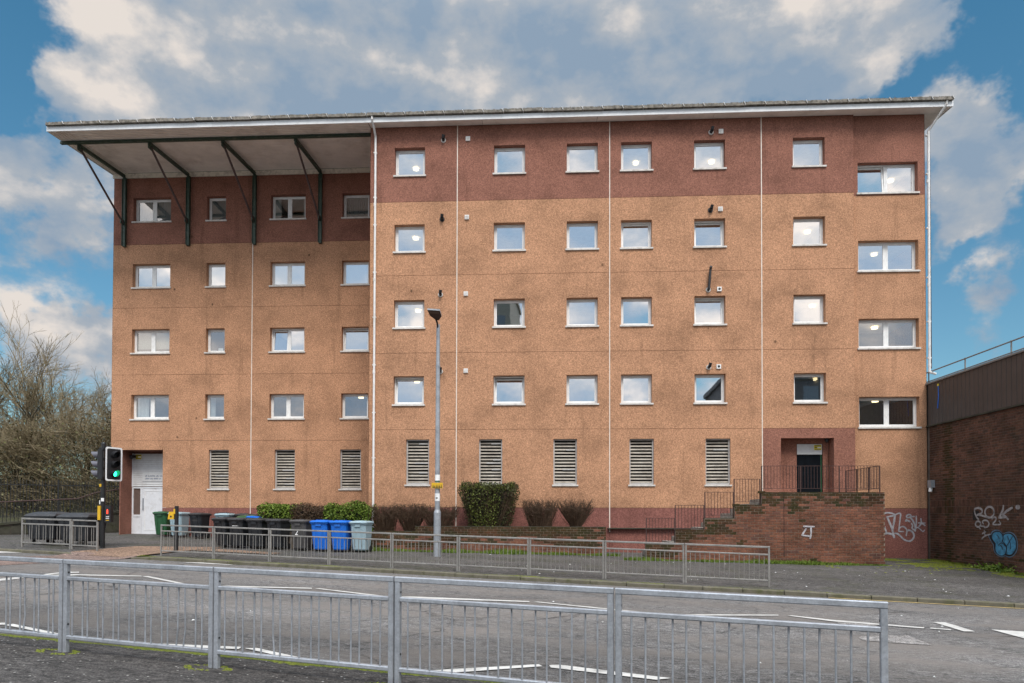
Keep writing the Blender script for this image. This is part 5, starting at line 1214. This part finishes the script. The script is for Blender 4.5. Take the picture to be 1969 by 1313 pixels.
k = MB(); k.hexa([(-0.19, -0.115, 2.33), (0.19, -0.115, 2.33), (0.19, -0.095, 2.33), (-0.19, -0.095, 2.33), (-0.19, -0.115, 2.52), (0.19, -0.115, 2.52), (0.19, -0.095, 2.52), (-0.19, -0.095, 2.52)])
bd = k.build('yellow_plate', M['yellow'], sl)
for i in range(6):
    k = MB(); x = -0.16+0.055*i; k.tri((x, -0.117, 2.34), (x+0.05, -0.117, 2.34), (x+0.025, -0.117, 2.34+random.uniform(0.06, 0.15))); k.build('plate_mark', M['print_dark'], bd)
for z0, z1, mt, r in ((1.90, 2.16, 'print_white', 0.089), (2.60, 2.80, 'paper', 0.087), (2.545, 2.575, 'bin_green', 0.088)):
    k = MB(); k.tube((0, 0, z0), (0, 0, z1), r, r, 18, 0, False); k.build('sticker', M[mt], sl)
k = MB(); k.quad((-0.05, -0.0925, 1.98), (0.02, -0.0925, 1.98), (0.02, -0.0925, 2.02), (-0.05, -0.0925, 2.02)); k.build('sticker_print', M['print_dark'], sl)

# ------------------------------------------------------------------ traffic signal and push button post
sx, sy = -14.56, 24.30
ts = thing('traffic_signal', 'black traffic signal post showing green towards the road with a second head turned away', 'traffic light', (sx, sy, gz(sx, sy)), 0)
b = MB(); b.tube((0, 0, -0.05), (0, 0, 3.72), 0.078, 0.078, 16); b.tube((0, 0, 3.72), (0, 0, 3.76), 0.085, 0.06, 16); b.build('pole', M['black_paint'], ts, True)
b = MB(); b.tube((-0.15, 0, 3.55), (0.22, 0, 3.55), 0.03, 0.03, 8); b.box(0.10, 0.26, -0.06, 0.06, 3.48, 3.62); b.build('detector_bracket', M['black_paint'], ts)
def signal_head(loc, rz, lit=None, board=True, visor='black', pitch=0.335):
    b = MB(); b.loft([(-0.53, 0.16, 0.10, 0.03, 0, 0.11), (0.53, 0.16, 0.10, 0.03, 0, 0.11)])
    for i in range(3):
        z = (1-i)*pitch; b.box(-0.15, 0.15, 0.205, 0.235, z-0.12, z+0.12)
    h = b.build('signal_head', M['black'], ts); h.location = loc; h.rotation_euler.z = rz
    if board:
        k = MB(); w, hh, n = 0.31, 0.60, 6; r = 0.07; pts = []
        for cx, cz, a0 in ((w-r, hh-r, 0), (-w+r, hh-r, 90), (-w+r, -hh+r, 180), (w-r, -hh+r, 270)):
            for i in range(n+1): a = R(a0+90*i/n); pts.append((cx+r*math.cos(a), cz+r*math.sin(a)))
        ins = [(x*(w-0.055)/w, z*(hh-0.055)/hh) for x, z in pts]; m = len(pts)
        for i in range(m):
            j = (i+1) % m
            k.quad((pts[i][0], 0.0, pts[i][1]), (ins[i][0], 0.0, ins[i][1]), (ins[j][0], 0.0, ins[j][1]), (pts[j][0], 0.0, pts[j][1]), 1)
            k.quad((pts[i][0], 0.0, pts[i][1]), (pts[j][0], 0.0, pts[j][1]), (pts[j][0], 0.02, pts[j][1]), (pts[i][0], 0.02, pts[i][1]))
        k.ngon([(x, 0.0, z) for x, z in ins][::-1]); k.ngon([(x, 0.02, z) for x, z in pts])
        k.build('backing_board', [M['black'], M['print_white']], h)
    for i in range(3):
        z = (1-i)*pitch; n = 18
        k = MB()
        for q in range(n):      # tunnel visor, cut back underneath
            a0, a1 = 2*math.pi*q/n, 2*math.pi*(q+1)/n; L_ = lambda a: -0.10-0.16*(0.5+0.5*math.sin(a))
            for rr in (0.118, 0.110): k.quad((rr*math.cos(a0), -0.001, z+rr*math.sin(a0)), (rr*math.cos(a1), -0.001, z+rr*math.sin(a1)), (rr*math.cos(a1), L_(a1), z+rr*math.sin(a1)), (rr*math.cos(a0), L_(a0), z+rr*math.sin(a0)))
        k.build('visor', M['visor_grey' if visor == 'grey' else 'black'], h)
        k = MB(); k.ngon([(0.105*math.cos(2*math.pi*q/n), -0.012, z+0.105*math.sin(2*math.pi*q/n)) for q in range(n)])
        k.build('lens', M['lens_green'] if lit == i else M['black'], h)
    return h
signal_head((0.43, -0.10, 2.98), R(64), 2)
signal_head((-0.16, 0.0, 2.98), R(-86), None, False, 'grey')
k = MB(); k.tube((0, 0, 3.2), (0.5, 0.05, 3.2), 0.025, 0.025, 8); k.tube((0, 0, 2.75), (0.5, 0.05, 2.75), 0.025, 0.025, 8); k.build('head_bracket', M['black_paint'], ts)
k = MB(); k.box(-0.115, -0.02, -0.13, -0.05, 1.00, 1.50); k.build('push_button_unit', M['yellow'], ts)
b = MB(); b.box(0.12, 0.33, -0.10, 0.08, 0.92, 1.52); pu = b.build('crossing_display', M['black'], ts)
k = MB()
for x0, x1, z0, z1 in ((0.205, 0.235, 1.35, 1.38), (0.198, 0.242, 1.28, 1.345), (0.195, 0.215, 1.22, 1.278), (0.225, 0.245, 1.22, 1.278)): k.box(x0, x1, -0.106, -0.101, z0, z1)
k.build('red_figure', M['lens_red'], pu)
for z, mt in ((1.12, 'print_white'), (1.06, 'print_white'), (0.99, 'yellow')):
    k = MB(); k.box(0.17, 0.28, -0.104, -0.1005, z-0.012, z+0.012); k.build('display_print', M[mt], pu)
k = MB(); k.box(-0.09, -0.02, -0.086, -0.07, 2.18, 2.28); k.build('sticker', M['yellow'], ts)
k = MB(); k.box(-0.02, 0.08, -0.088, -0.072, 1.66, 1.78); k.build('sticker', M['print_white'], ts)
k = MB(); k.box(-0.098, -0.07, -0.06, 0.0, 1.56, 1.70); k.build('sticker', M['print_white'], ts)
bx, by = -11.62, 23.66
pp = thing('push_button_post', 'short black post with a yellow push button box by the crossing', 'post', (bx, by, gz(bx, by)), 0)
b = MB(); b.tube((0, 0, -0.05), (0, 0, 1.56), 0.066, 0.066, 16); b.build('pole', M['black_paint'], pp, True)
k = MB(); k.hexa([(-0.28, -0.06, 1.10), (-0.07, -0.06, 1.10), (-0.07, 0.10, 1.10), (-0.28, 0.10, 1.10), (-0.24, -0.06, 1.36), (-0.07, -0.06, 1.36), (-0.07, 0.10, 1.36), (-0.24, 0.10, 1.36)]); pb = k.build('push_button_box', M['yellow'], pp)
k = MB(); k.tube((-0.17, -0.062, 1.2), (-0.17, -0.075, 1.2), 0.03, 0.03, 12); k.build('button', M['black'], pb)
k = MB(); k.box(-0.075, -0.02, -0.075, -0.05, 1.28, 1.46); k.build('yellow_plate', M['yellow'], pp)

# ------------------------------------------------------------------ ramp wall, handrail and black railings beside the flats
WA, WB = Vector((-27.5, 25.4)), Vector((-18.6, 33.75))
def wall_line(t): p = WA+(WB-WA)*t; return p
wl_d = (WB-WA).normalized(); wl_n = Vector((-wl_d.y, wl_d.x)); wl_len = (WB-WA).length; wl_rot = math.atan2(wl_d.y, wl_d.x)
def ramp_top(x): return 0.30+1.50*(x/wl_len)
rw = thing('ramp_wall', 'low dark mossy stone wall rising beside the ramp next to the flats', 'wall', (WA.x, WA.y, 0), wl_rot)
nst = 18
for r_ in range(4):
    x = 0.0
    while x < wl_len:
        w = random.uniform(0.4, 0.75); x1 = min(x+w, wl_len); z0 = [0.0, 0.34, 0.66, 1.0][r_]; t0 = ramp_top((x+x1)/2)
        z1 = min([0.34, 0.66, 1.0, 2.0][r_], t0-0.12)
        if z1-z0 > 0.06:
            b = MB(); j = random.uniform(-0.015, 0.015); b.box(x+0.01, x1-0.01, -0.15+j, 0.2, (z0 if r_ else -0.2)+0.008, z1-0.006); b.build('stone', M['stone'], rw)
        x = x1
b = MB(); b.hexa([(0, -0.12, -0.3), (wl_len, -0.12, -0.3), (wl_len, 0.19, -0.3), (0, 0.19, -0.3), (0, -0.12, 0.22), (wl_len, -0.12, 1.68), (wl_len, 0.19, 1.68), (0, 0.19, 0.22)]); b.build('wall_core', M['mortar_dark'], rw)
for i in range(10):
    x0, x1 = wl_len*i/10, wl_len*(i+1)/10-0.012; b = MB(); b.hexa([(x0, -0.2, ramp_top(x0)-0.1), (x1, -0.2, ramp_top(x1)-0.1), (x1, 0.26, ramp_top(x1)-0.1), (x0, 0.26, ramp_top(x0)-0.1), (x0, -0.2, ramp_top(x0)), (x1, -0.2, ramp_top(x1)), (x1, 0.26, ramp_top(x1)), (x0, 0.26, ramp_top(x0))]); b.build('coping_stone', M['stone'], rw)
hrl = thing('ramp_handrail', 'sloping dark handrail with thin pickets along the ramp beside the flats', 'handrail', (WA.x+wl_n.x*0.12, WA.y+wl_n.y*0.12, 0.3), wl_rot)
rz_ = lambda x: 1.50*(x/wl_len)
b = MB(); b.path([(0, 0, 1.30), (wl_len*0.80, 0, 1.30+rz_(wl_len*0.80)*0.55), (wl_len*0.86, 0, 1.30+rz_(wl_len*0.8)*0.55+0.30), (wl_len, 0, 2.6)], 0.03, 8); b.build('top_rail', M['rail_rust'], hrl)
n = 84
bb = MB(); bb.box(-0.012, 0.012, -0.008, 0.008, 0, 1.0); pk_me = bb.mesh('picket', M['black_paint'])
for i in range(n):
    x = wl_len*0.98*(i+0.5)/n; o = link('picket', pk_me, hrl, (x, 0, rz_(x)-0.02)); o.scale.z = max(0.3, 1.30+rz_(min(x, wl_len*0.8))*0.55-rz_(x))
FA, FB = Vector((-34.0, 31.0)), Vector((-18.9, 38.5)); fd = (FB-FA).normalized(); flen = (FB-FA).length
fn = thing('railing_fence', 'tall black iron railings in front of the bare trees', 'fence', (FA.x, FA.y, 0.9), math.atan2(fd.y, fd.x))
bb = MB(); bb.box(-0.014, 0.014, -0.014, 0.014, 0, 2.35); bb.hexa([(-0.014, -0.014, 2.35), (0.014, -0.014, 2.35), (0.014, 0.014, 2.35), (-0.014, 0.014, 2.35), (-0.002, -0.002, 2.43), (0.002, -0.002, 2.43), (0.002, 0.002, 2.43), (-0.002, 0.002, 2.43)]); pk2 = bb.mesh('picket', M['black_paint'])
n = int(flen/0.135)
for i in range(n): link('picket', pk2, fn, (flen*(i+0.5)/n, 0, 0))
for z in (0.25, 2.15):
    b = MB(); b.box(0, flen, -0.02, 0.02, z-0.025, z+0.025); b.build('rail', M['black_paint'], fn)
for i in range(7):
    b = MB(); b.box(flen*i/6-0.04, flen*i/6+0.04, -0.04, 0.04, -0.6, 2.45); b.build('post', M['black_paint'], fn)
# rising ground behind the railings
def hill_z(u, v): return 0
hb = MB(); nx, ny = 44, 30
for j in range(ny+1):
    for i in range(nx+1):
        x = -75+57*i/nx; y = 27.5+70*j/ny
        p = Vector((x, y))-WA; dist = p.dot(wl_n); al = p.dot(wl_d)
        z = gz(x, y)-0.35 + smooth(-0.05, 1.6, dist)*(0.2+0.08*max(0, min(al, 14))) + 2.0*smooth(4, 40, dist) + 0.25*noise.noise((x*0.3, y*0.3, 0))*smooth(1, 4, dist)
        hb.v.append((x, y, z))
for j in range(ny):
    for i in range(nx): a = j*(nx+1)+i; hb.f.append((a, a+1, a+nx+2, a+nx+1)); hb.m.append(0)
struct(hb.build('embankment', M['hill'], None, True))
def bank_z(x, y):
    p = Vector((x, y))-WA; dist = p.dot(wl_n); al = p.dot(wl_d)
    return gz(x, y)-0.35 + smooth(-0.05, 1.6, dist)*(0.2+0.08*max(0, min(al, 14))) + 2.0*smooth(4, 40, dist)

# ------------------------------------------------------------------ hedges and bushes
def leaf(b, p, s, rnd, up=0.3):
    a = Vector((rnd.uniform(-1, 1), rnd.uniform(-1, 1), rnd.uniform(-1, 1)+up)).normalized(); c = a.orthogonal().normalized(); c.rotate(Matrix.Rotation(rnd.uniform(0, 6.28), 3, a)); e = a.cross(c)
    b.quad(tuple(p-c*s*0.5), tuple(p+e*s*0.32), tuple(p+c*s*0.5), tuple(p-e*s*0.32))
def hedge(label, s0, s1, d0, d1, z0, z1, mat, nleaf, ntwig, seed, base=1.0, size=0.065, round_=0.25, top_mat=None, cat='hedge', lump=0.26, core=True):
    rnd = random.Random(seed); cs, cd = (s0+s1)/2, (d0+d1)/2; hs, hd = (s1-s0)/2, (d1-d0)/2; h = z1-z0
    t = bthing('hedge' if cat == 'hedge' else 'bush', label, cat, cs, cd, z0, 'hedges and bushes along the flats')
    prof = lambda f: base+(1-base)*min(1.0, f*1.35)
    b = MB()
    for i in range(nleaf):
        f = rnd.random()**0.8; w = prof(f); r = rnd.random()
        # most leaves sit near the clipped surface
        side = rnd.random(); x = rnd.uniform(-1, 1); y = rnd.uniform(-1, 1)
        if side < 0.42: y = -1+abs(rnd.gauss(0, 0.22))
        elif side < 0.62: f = 1-abs(rnd.gauss(0, 0.10)); f = max(0, f); w = prof(f)
        elif side < 0.75: x = rnd.choice((-1, 1))*(1-abs(rnd.gauss(0, 0.12)))
        k = 1+lump*noise.noise((x*hs*1.6+seed, y*2, f*h*1.6)); tz = f*h*(1+0.5*lump*noise.noise((x*hs*1.3, y*1.5, seed)))
        if f > 0.8: k *= 1-round_*((f-0.8)/0.2)**2*0.5
        p = Vector((cs+x*hs*w*k, cd+y*hd*w*k, z0+tz)); leaf(b, p, size*rnd.uniform(0.6, 1.3), rnd)
    o = b.build('foliage', M[mat], t); o['kind'] = 'stuff'
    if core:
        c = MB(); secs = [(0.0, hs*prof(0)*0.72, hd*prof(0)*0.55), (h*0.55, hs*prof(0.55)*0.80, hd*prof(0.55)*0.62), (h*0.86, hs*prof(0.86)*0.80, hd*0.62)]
        c.loft([(z0+z, a, e, min(a, e)*0.4, cs, cd) for z, a, e in secs]); c.build('inner_growth', M['dark'], t)  # near-black solid filling the middle of the hedge
    b = MB()
    for i in range(ntwig):
        x = rnd.uniform(-1, 1); y = rnd.uniform(-1, 0.6); f = rnd.uniform(0.65, 1.04)
        p0 = Vector((cs+x*hs*prof(0)*rnd.uniform(0.3, 1.0), cd+y*hd*prof(0)*0.8, z0-0.05)); p1 = Vector((cs+x*hs*prof(f)*1.02+rnd.gauss(0, 0.05), cd+y*hd*prof(f), z0+f*h+rnd.gauss(0, 0.03)))
        m = p0.lerp(p1, 0.55)+Vector((rnd.gauss(0, 0.05), rnd.gauss(0, 0.05), 0)); b.tube(p0, m, 0.010, 0.007, 3, 0, False); b.tube(m, p1, 0.007, 0.003, 3, 0, False)
        for q in range(3):
            g = m.lerp(p1, rnd.uniform(0.1, 0.9)); b.tube(g, g+Vector((rnd.gauss(0, 0.10), rnd.gauss(0, 0.08), rnd.uniform(0.06, 0.22))), 0.006, 0.003, 3, 0, False)
    o = b.build('stems', M['twig'], t); o['kind'] = 'stuff'
    return t
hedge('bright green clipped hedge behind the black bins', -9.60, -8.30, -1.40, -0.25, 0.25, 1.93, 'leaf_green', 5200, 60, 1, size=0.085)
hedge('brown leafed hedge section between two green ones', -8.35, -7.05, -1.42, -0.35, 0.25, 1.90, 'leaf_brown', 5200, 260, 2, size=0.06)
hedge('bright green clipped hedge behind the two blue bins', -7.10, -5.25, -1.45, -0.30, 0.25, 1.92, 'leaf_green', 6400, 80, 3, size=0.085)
hedge('narrow brown bush beside the white downpipe', -5.28, -4.35, -1.30, -0.45, 0.80, 1.90, 'leaf_brown', 500, 260, 4, base=0.8, size=0.045, core=False, cat='bush')
hedge('spreading dark brown bush leaning over the planter end', -4.40, -3.20, -1.30, -0.45, 0.85, 1.93, 'leaf_brown', 650, 280, 5, base=0.35, size=0.05, core=False, cat='bush')
hedge('bare brown bush behind the street lamp pole', -3.45, -1.95, -1.30, -0.55, 1.0, 1.84, 'leaf_brown', 350, 260, 6, base=0.7, size=0.045, core=False, cat='bush')
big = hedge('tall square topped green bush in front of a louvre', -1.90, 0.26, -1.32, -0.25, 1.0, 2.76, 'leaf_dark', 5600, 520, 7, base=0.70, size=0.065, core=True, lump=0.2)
hedge('trimmed bare bush next to the tall green one', 0.45, 1.76, -1.25, -0.45, 1.0, 2.09, 'leaf_brown', 330, 330, 8, base=0.68, size=0.042, core=False, cat='bush')
hedge('fan shaped bare bush nearest the entrance stairs', 1.78, 3.14, -1.25, -0.50, 1.0, 2.10, 'leaf_brown', 200, 290, 9, base=0.12, size=0.040, core=False, cat='bush')
# fresh green tips on the big bush
rnd = random.Random(77); b = MB()
for i in range(1900):
    x, y = rnd.uniform(-1.06, 0.96), rnd.uniform(-0.5, 0.5); b_ = Vector((-0.82+x, -0.78+y, 2.60+rnd.gauss(0, 0.09)+0.05*noise.noise((x*3, y*3, 0)))); leaf(b, b_, 0.06*rnd.uniform(0.6, 1.2), rnd)
for i in range(700):
    x = rnd.uniform(-0.9, 0.5); f = rnd.random(); leaf(b, Vector((-0.82+x*(0.6+0.4*f), -1.30+rnd.gauss(0, 0.05), 1.0+f*1.6)), 0.065*rnd.uniform(0.6, 1.2), rnd)
o = b.build('new_shoots', M['leaf_olive'], big); o['kind'] = 'stuff'

# grass at the foot of the walls, moss on the kerbs and slabs
def grass_strip(pts_fn, n, h, seed, mat='grass', name='grass', sp=0.10):
    rnd = random.Random(seed); b = MB()
    for i in range(n):
        p, w = pts_fn(rnd); z = gz(p.x, p.y)-0.01
        q = Vector((p.x, p.y, z)); d = Vector((rnd.gauss(0, 0.5), rnd.gauss(0, 0.5), 1)).normalized(); hh = h*rnd.uniform(0.4, 1.3)*w; s = Vector((rnd.uniform(-1, 1), rnd.uniform(-1, 1), 0))*0.018
        b.tri(tuple(q-s), tuple(q+s), tuple(q+d*hh))
    stuff(b.build(name, M[mat]))
def along(s0, s1, d0, d1):
    def f(r):
        s = r.uniform(s0, s1); k = 0.35+0.9*max(0, 0.4+noise.noise((s*0.9, 1.7, 0))); d = d1-(d1-d0)*r.random()**1.6*min(1, k); w = b2w(s, d); return Vector((w.x, w.y)), min(1.1, k)
    return f
grass_strip(along(-5.6, 4.0, -2.15, -1.62), 9000, 0.19, 1)
grass_strip(along(4.0, 12.8, -3.60, -3.12), 8000, 0.17, 2)
grass_strip(along(12.8, 15.9, -1.6, -0.1), 1500, 0.06, 3, 'moss', 'moss')
grass_strip(lambda r: ((lambda w: (Vector((w.x, w.y)), 1.0))(b2w(DW-0.02-0.35*r.random()**2, -r.uniform(0.2, 6.5)))), 2600, 0.07, 4, 'moss', 'moss')
rnd = random.Random(9); b = MB()
for i in range(420): w = b2w(DW-0.25+rnd.gauss(0, 0.14), -4.1+rnd.gauss(0, 0.42)); leaf(b, Vector((w.x, w.y, gz(w.x, w.y)+abs(rnd.gauss(0, 0.09)))), 0.10*rnd.uniform(0.6, 1.4), rnd)
wd = b.build('weed_clump', M['leaf_green']); tag(wd, 'low leafy weeds at the foot of the dark brick wall', 'weeds')
def moss_line(fn, n, r0, seed, name='moss'):
    rnd = random.Random(seed); b = MB()
    for i in range(n):
        u, v, k = fn(rnd)
        if k <= 0.05: continue
        r = r0*rnd.uniform(0.4, 1.2)*k; z = gz_uv(u, v) if not (K0-0.02 < v < K1+0.02) else zn(u)+0.002; h = r*rnd.uniform(0.25, 0.55); m = 5; a0 = rnd.uniform(0, 6)
        ring = [(u+r*math.cos(a0+6.283*j/m)*1.3, v+r*math.sin(a0+6.283*j/m), z-0.004) for j in range(m)]; top = (u+rnd.uniform(-.3, .3)*r, v+rnd.uniform(-.3, .3)*r, z+h)
        for j in range(m): b.tri(ring[j], ring[(j+1) % m], top)
    o = b.build(name, M['moss']); o.rotation_euler.z = ROAD_ROT; stuff(o)
def near_edge(r):
    u = r.uniform(-10.5, 3); k = 0.35+1.3*max(0, 0.25+noise.noise((u*1.1, 4.0, 0))); return u, K0-0.01-abs(r.gauss(0, 0.028))*k, min(k, 1.25)
moss_line(near_edge, 6000, 0.036, 1)
def post_feet(r):
    i = r.choice((0, 1, 2, 3)); x = -4.867+1.9035*i; y = 7.444-0.6145*i; u, v = to_uv(x, y); a = r.uniform(0, 6.283); return u+0.24*math.cos(a)+r.gauss(0, 0.02)-0.05, v+0.10*math.sin(a)+r.gauss(0, 0.015)-0.03, 1.0 if noise.noise((a, i*3.0, 0)) > -0.1 else 0
moss_line(post_feet, 700, 0.022, 2)
def far_edge(r):
    u = r.uniform(-17.8, 2.5); k = 0.3+1.4*max(0, 0.15+noise.noise((u*0.7, 9.0, 0))); return u, K3+0.02+abs(r.gauss(0, 0.035))*k-0.05*r.random(), min(k, 1.2)
moss_line(far_edge, 4200, 0.032, 3)
def corner_moss(r):
    s_ = r.uniform(10.5, 16.0); d_ = -abs(r.gauss(0, 1.5))-0.3; w = b2w(s_, d_); u, v = to_uv(w.x, w.y)
    k = noise.noise((u*0.8, v*1.4, 5.0)); return u, v, 0.9 if (k > 0.05 and v > 19.5) else 0
moss_line(corner_moss, 9000, 0.05, 6)
def wall_foot(r):
    a_ = r.uniform(0.1, 7.0); w = b2w(DW-0.05-abs(r.gauss(0, 0.4)), -a_); u, v = to_uv(w.x, w.y); return u, v, 0.9 if noise.noise((u*1.2, v*1.2, 8.0)) > -0.1 else 0
moss_line(wall_foot, 5000, 0.045, 7)
# scraps of litter on the verge and the road
rnd = random.Random(4); b = MB()
for i in range(90):
    if i < 66: u, v = rnd.uniform(-8, 7), rnd.uniform(18, 24.0)
    else: u, v = rnd.uniform(-9, 9), rnd.uniform(7, 16.5)
    z = gz_uv(u, v); s = rnd.uniform(0.012, 0.038); a = rnd.uniform(0, 6.28); c, e = math.cos(a)*s, math.sin(a)*s
    b.quad((u-c, v-e, z+0.012), (u+e*.6, v-c*.6, z+0.02), (u+c, v+e, z+0.012), (u-e*.6, v+c*.6, z+0.03))
o = b.build('litter', M['litter']); o.rotation_euler.z = ROAD_ROT; stuff(o)

# ------------------------------------------------------------------ bare trees beyond the railings
def bare_tree(name, label, x, y, h, seed, spread=0.55, trunk_r=0.16, multi=1, lean=0.0, detail=5, group='bare trees beyond the railings', z=None, leafm='branch'):
    rnd = random.Random(seed); z = bank_z(x, y)-0.1 if z is None else z
    t = thing(name, label, 'tree', (x, y, z), rnd.uniform(0, 6.28) if lean == 0 else 0, group)
    tb, cb = MB(), MB()
    def grow(p, d, L, r, lv):
        n = 3 if lv < 2 else 2; q = p
        for i in range(n):
            d = (d+Vector((rnd.gauss(0, 0.10), rnd.gauss(0, 0.10), rnd.gauss(0.02, 0.09)))*(1 if lv else 0.4)).normalized(); e = q+d*(L/n); r1 = r*(1-0.26/n*(i+1)/1.0)
            (tb if lv <= 2 else cb).tube(q, e, r*(1-0.3*i/n), r*(1-0.3*(i+1)/n), 7 if lv == 0 else (5 if lv == 1 else 3), 0, False)
            if lv >= 1 and lv < detail and rnd.random() < 0.8: kids(e, d, L*rnd.uniform(0.38, 0.55), r*0.5, lv+1, 1)
            q = e
        if lv < detail: kids(q, d, L*rnd.uniform(0.62, 0.82), r*0.66, lv+1, rnd.choice((2, 3)) if lv < 3 else 2)
    def kids(p, d, L, r, lv, n):
        for i in range(n):
            a = rnd.uniform(0, 6.28); s = spread*rnd.uniform(0.5, 1.3); o = d.orthogonal().normalized(); o.rotate(Matrix.Rotation(a, 3, d)); nd = (d+o*s+Vector((0, 0, 0.03))).normalized()
            grow(p, nd, L*rnd.uniform(0.8, 1.15), max(r, 0.006), lv)
    for m in range(multi):
        d0 = Vector((rnd.gauss(0, 0.16)*(multi > 1)+lean, rnd.gauss(0, 0.16)*(multi > 1), 1)).normalized()
        grow(Vector((rnd.gauss(0, 0.12)*(multi > 1), rnd.gauss(0, 0.12)*(multi > 1), 0)), d0, h*0.30, trunk_r/(1 if multi == 1 else 1.5), 0)
    tb.build('trunk', M['bark'], t); o = cb.build('crown', M[leafm], t)
    return t
TREES = [
 ('tall bare tree with an upright fan of branches, taller than its neighbours', -31.2, 44.5, 10.6, 21, 0.50, 0.15, 4),
 ('bare many stemmed tree growing close to the corner of the flats', -25.8, 41.0, 7.6, 22, 0.66, 0.12, 4),
 ('olive tinted bare tree at the far edge of the picture', -38.5, 47.5, 12.0, 23, 0.62, 0.17, 4),
 ('slender bare tree behind the one nearest the flats', -28.4, 49.0, 9.6, 24, 0.60, 0.13, 3),
 ('dark leaning bare tree between the railings and the fan shaped tree', -32.0, 40.5, 6.8, 25, 0.75, 0.12, 3),
 ('low dense bare thicket tree at the railings', -28.6, 39.6, 6.0, 26, 0.72, 0.10, 4),
 ('pale bare tree with fine twigs just behind the fan shaped one', -33.4, 48.5, 9.6, 33, 0.60, 0.12, 4),
 ('short bushy bare tree at the railings midway along them', -30.2, 41.6, 6.2, 34, 0.70, 0.10, 5),
 ('spreading bare tree low at the picture edge behind the railings', -34.8, 41.5, 7.4, 27, 0.75, 0.12, 4),
]
for lb, x, y, h, sd_, sp, tr, mu in TREES: bare_tree('bare_tree', lb, x, y, h, sd_, sp, tr, mu, detail=6)
# tangled scrub filling the bank
rnd = random.Random(31); b = MB(); tw = MB()
for i in range(46000):
    x = rnd.uniform(-46, -21.5); y = rnd.uniform(36.5, 58); p = Vector((x, y))-FA
    if p.dot(Vector((-fd.y, fd.x))) < 0.6: continue
    top = 5.0+2.0*noise.noise((x*0.25, y*0.25, 0))+0.6*noise.noise((x*0.9, y*0.9, 3)); f = rnd.random()**1.45
    leaf(b, Vector((x, y, bank_z(x, y)+f*top)), 0.13*rnd.uniform(0.5, 1.5), rnd)
for i in range(13000):
    x = rnd.uniform(-45, -21.5); y = rnd.uniform(36.5, 52); p = Vector((x, y))-FA
    if p.dot(Vector((-fd.y, fd.x))) < 0.6: continue
    top = 6.6+2.2*noise.noise((x*0.25, y*0.25, 0)); z = bank_z(x, y)+rnd.random()*top*0.7; q = Vector((x, y, z)); d = Vector((rnd.gauss(0, 0.7), rnd.gauss(0, 0.5), rnd.uniform(0.1, 1))).normalized()*rnd.uniform(0.5, 1.6)
    m = q+d*0.5+Vector((rnd.gauss(0, 0.1), 0, rnd.gauss(0, 0.1))); tw.tube(q, m, 0.014, 0.010, 3, 0, False); tw.tube(m, q+d, 0.010, 0.005, 3, 0, False)
stuff(b.build('undergrowth', M['scrub'])); stuff(tw.build('undergrowth', M['branch']))

# ------------------------------------------------------------------ across the street: blocks that the windows mirror
def mirror_block(name, label, x, y, w, d, h, rot, mat, nx, nz):
    t = thing(name, label, 'building', (x, y, -0.5), R(rot)); b = MB(); b.box(-w/2, w/2, -d/2, d/2, -2.5, h); b.build('wall', mat, t)
    b = MB(); b.box(-w/2-0.2, w/2+0.2, -d/2-0.2, d/2+0.2, h, h+0.4); b.build('parapet', mat, t)
    pm = MB(); ww, hh = w/nx*0.42, (h/nz)*0.42; pm.box(-ww/2, ww/2, 0, 0.05, 0, hh); me = pm.mesh('window', M['block_glass'])
    for i in range(nx):
        for k in range(nz): link('window', me, t, (-w/2+w*(i+0.5)/nx, d/2-0.02, h*(k+0.35)/nz))
    return t
mirror_block('tower_block', 'tall plain tower block across the street mirrored in the windows', -12.7, -48, 10.6, 13, 34, 1, M['tower'], 4, 11)
mirror_block('terrace_block', 'dark low flat roofed block across the street mirrored in the lowest windows', 12.3, -24, 9, 10, 11.6, 0, M['far_block'], 3, 4)
mirror_block('terrace_block', 'dark taller flat roofed block across the street mirrored in the end bay', 31.5, -25, 28, 11, 16.2, 0, M['far_block'], 8, 5)
bare_tree('bare_tree', 'bare street tree across the road mirrored in the recessed windows', -28, -14, 15, 41, 0.5, 0.2, 1, detail=5, z=-0.3)
bare_tree('bare_tree', 'slim bare street tree across the road mirrored beside a larger one', -19.7, -15, 13, 42, 0.55, 0.16, 2, detail=5, z=-0.3)
bare_tree('bare_tree', 'short bare street tree across the road nearest the tower block', -14.8, -13, 11, 43, 0.6, 0.16, 3, detail=5, z=-0.3)
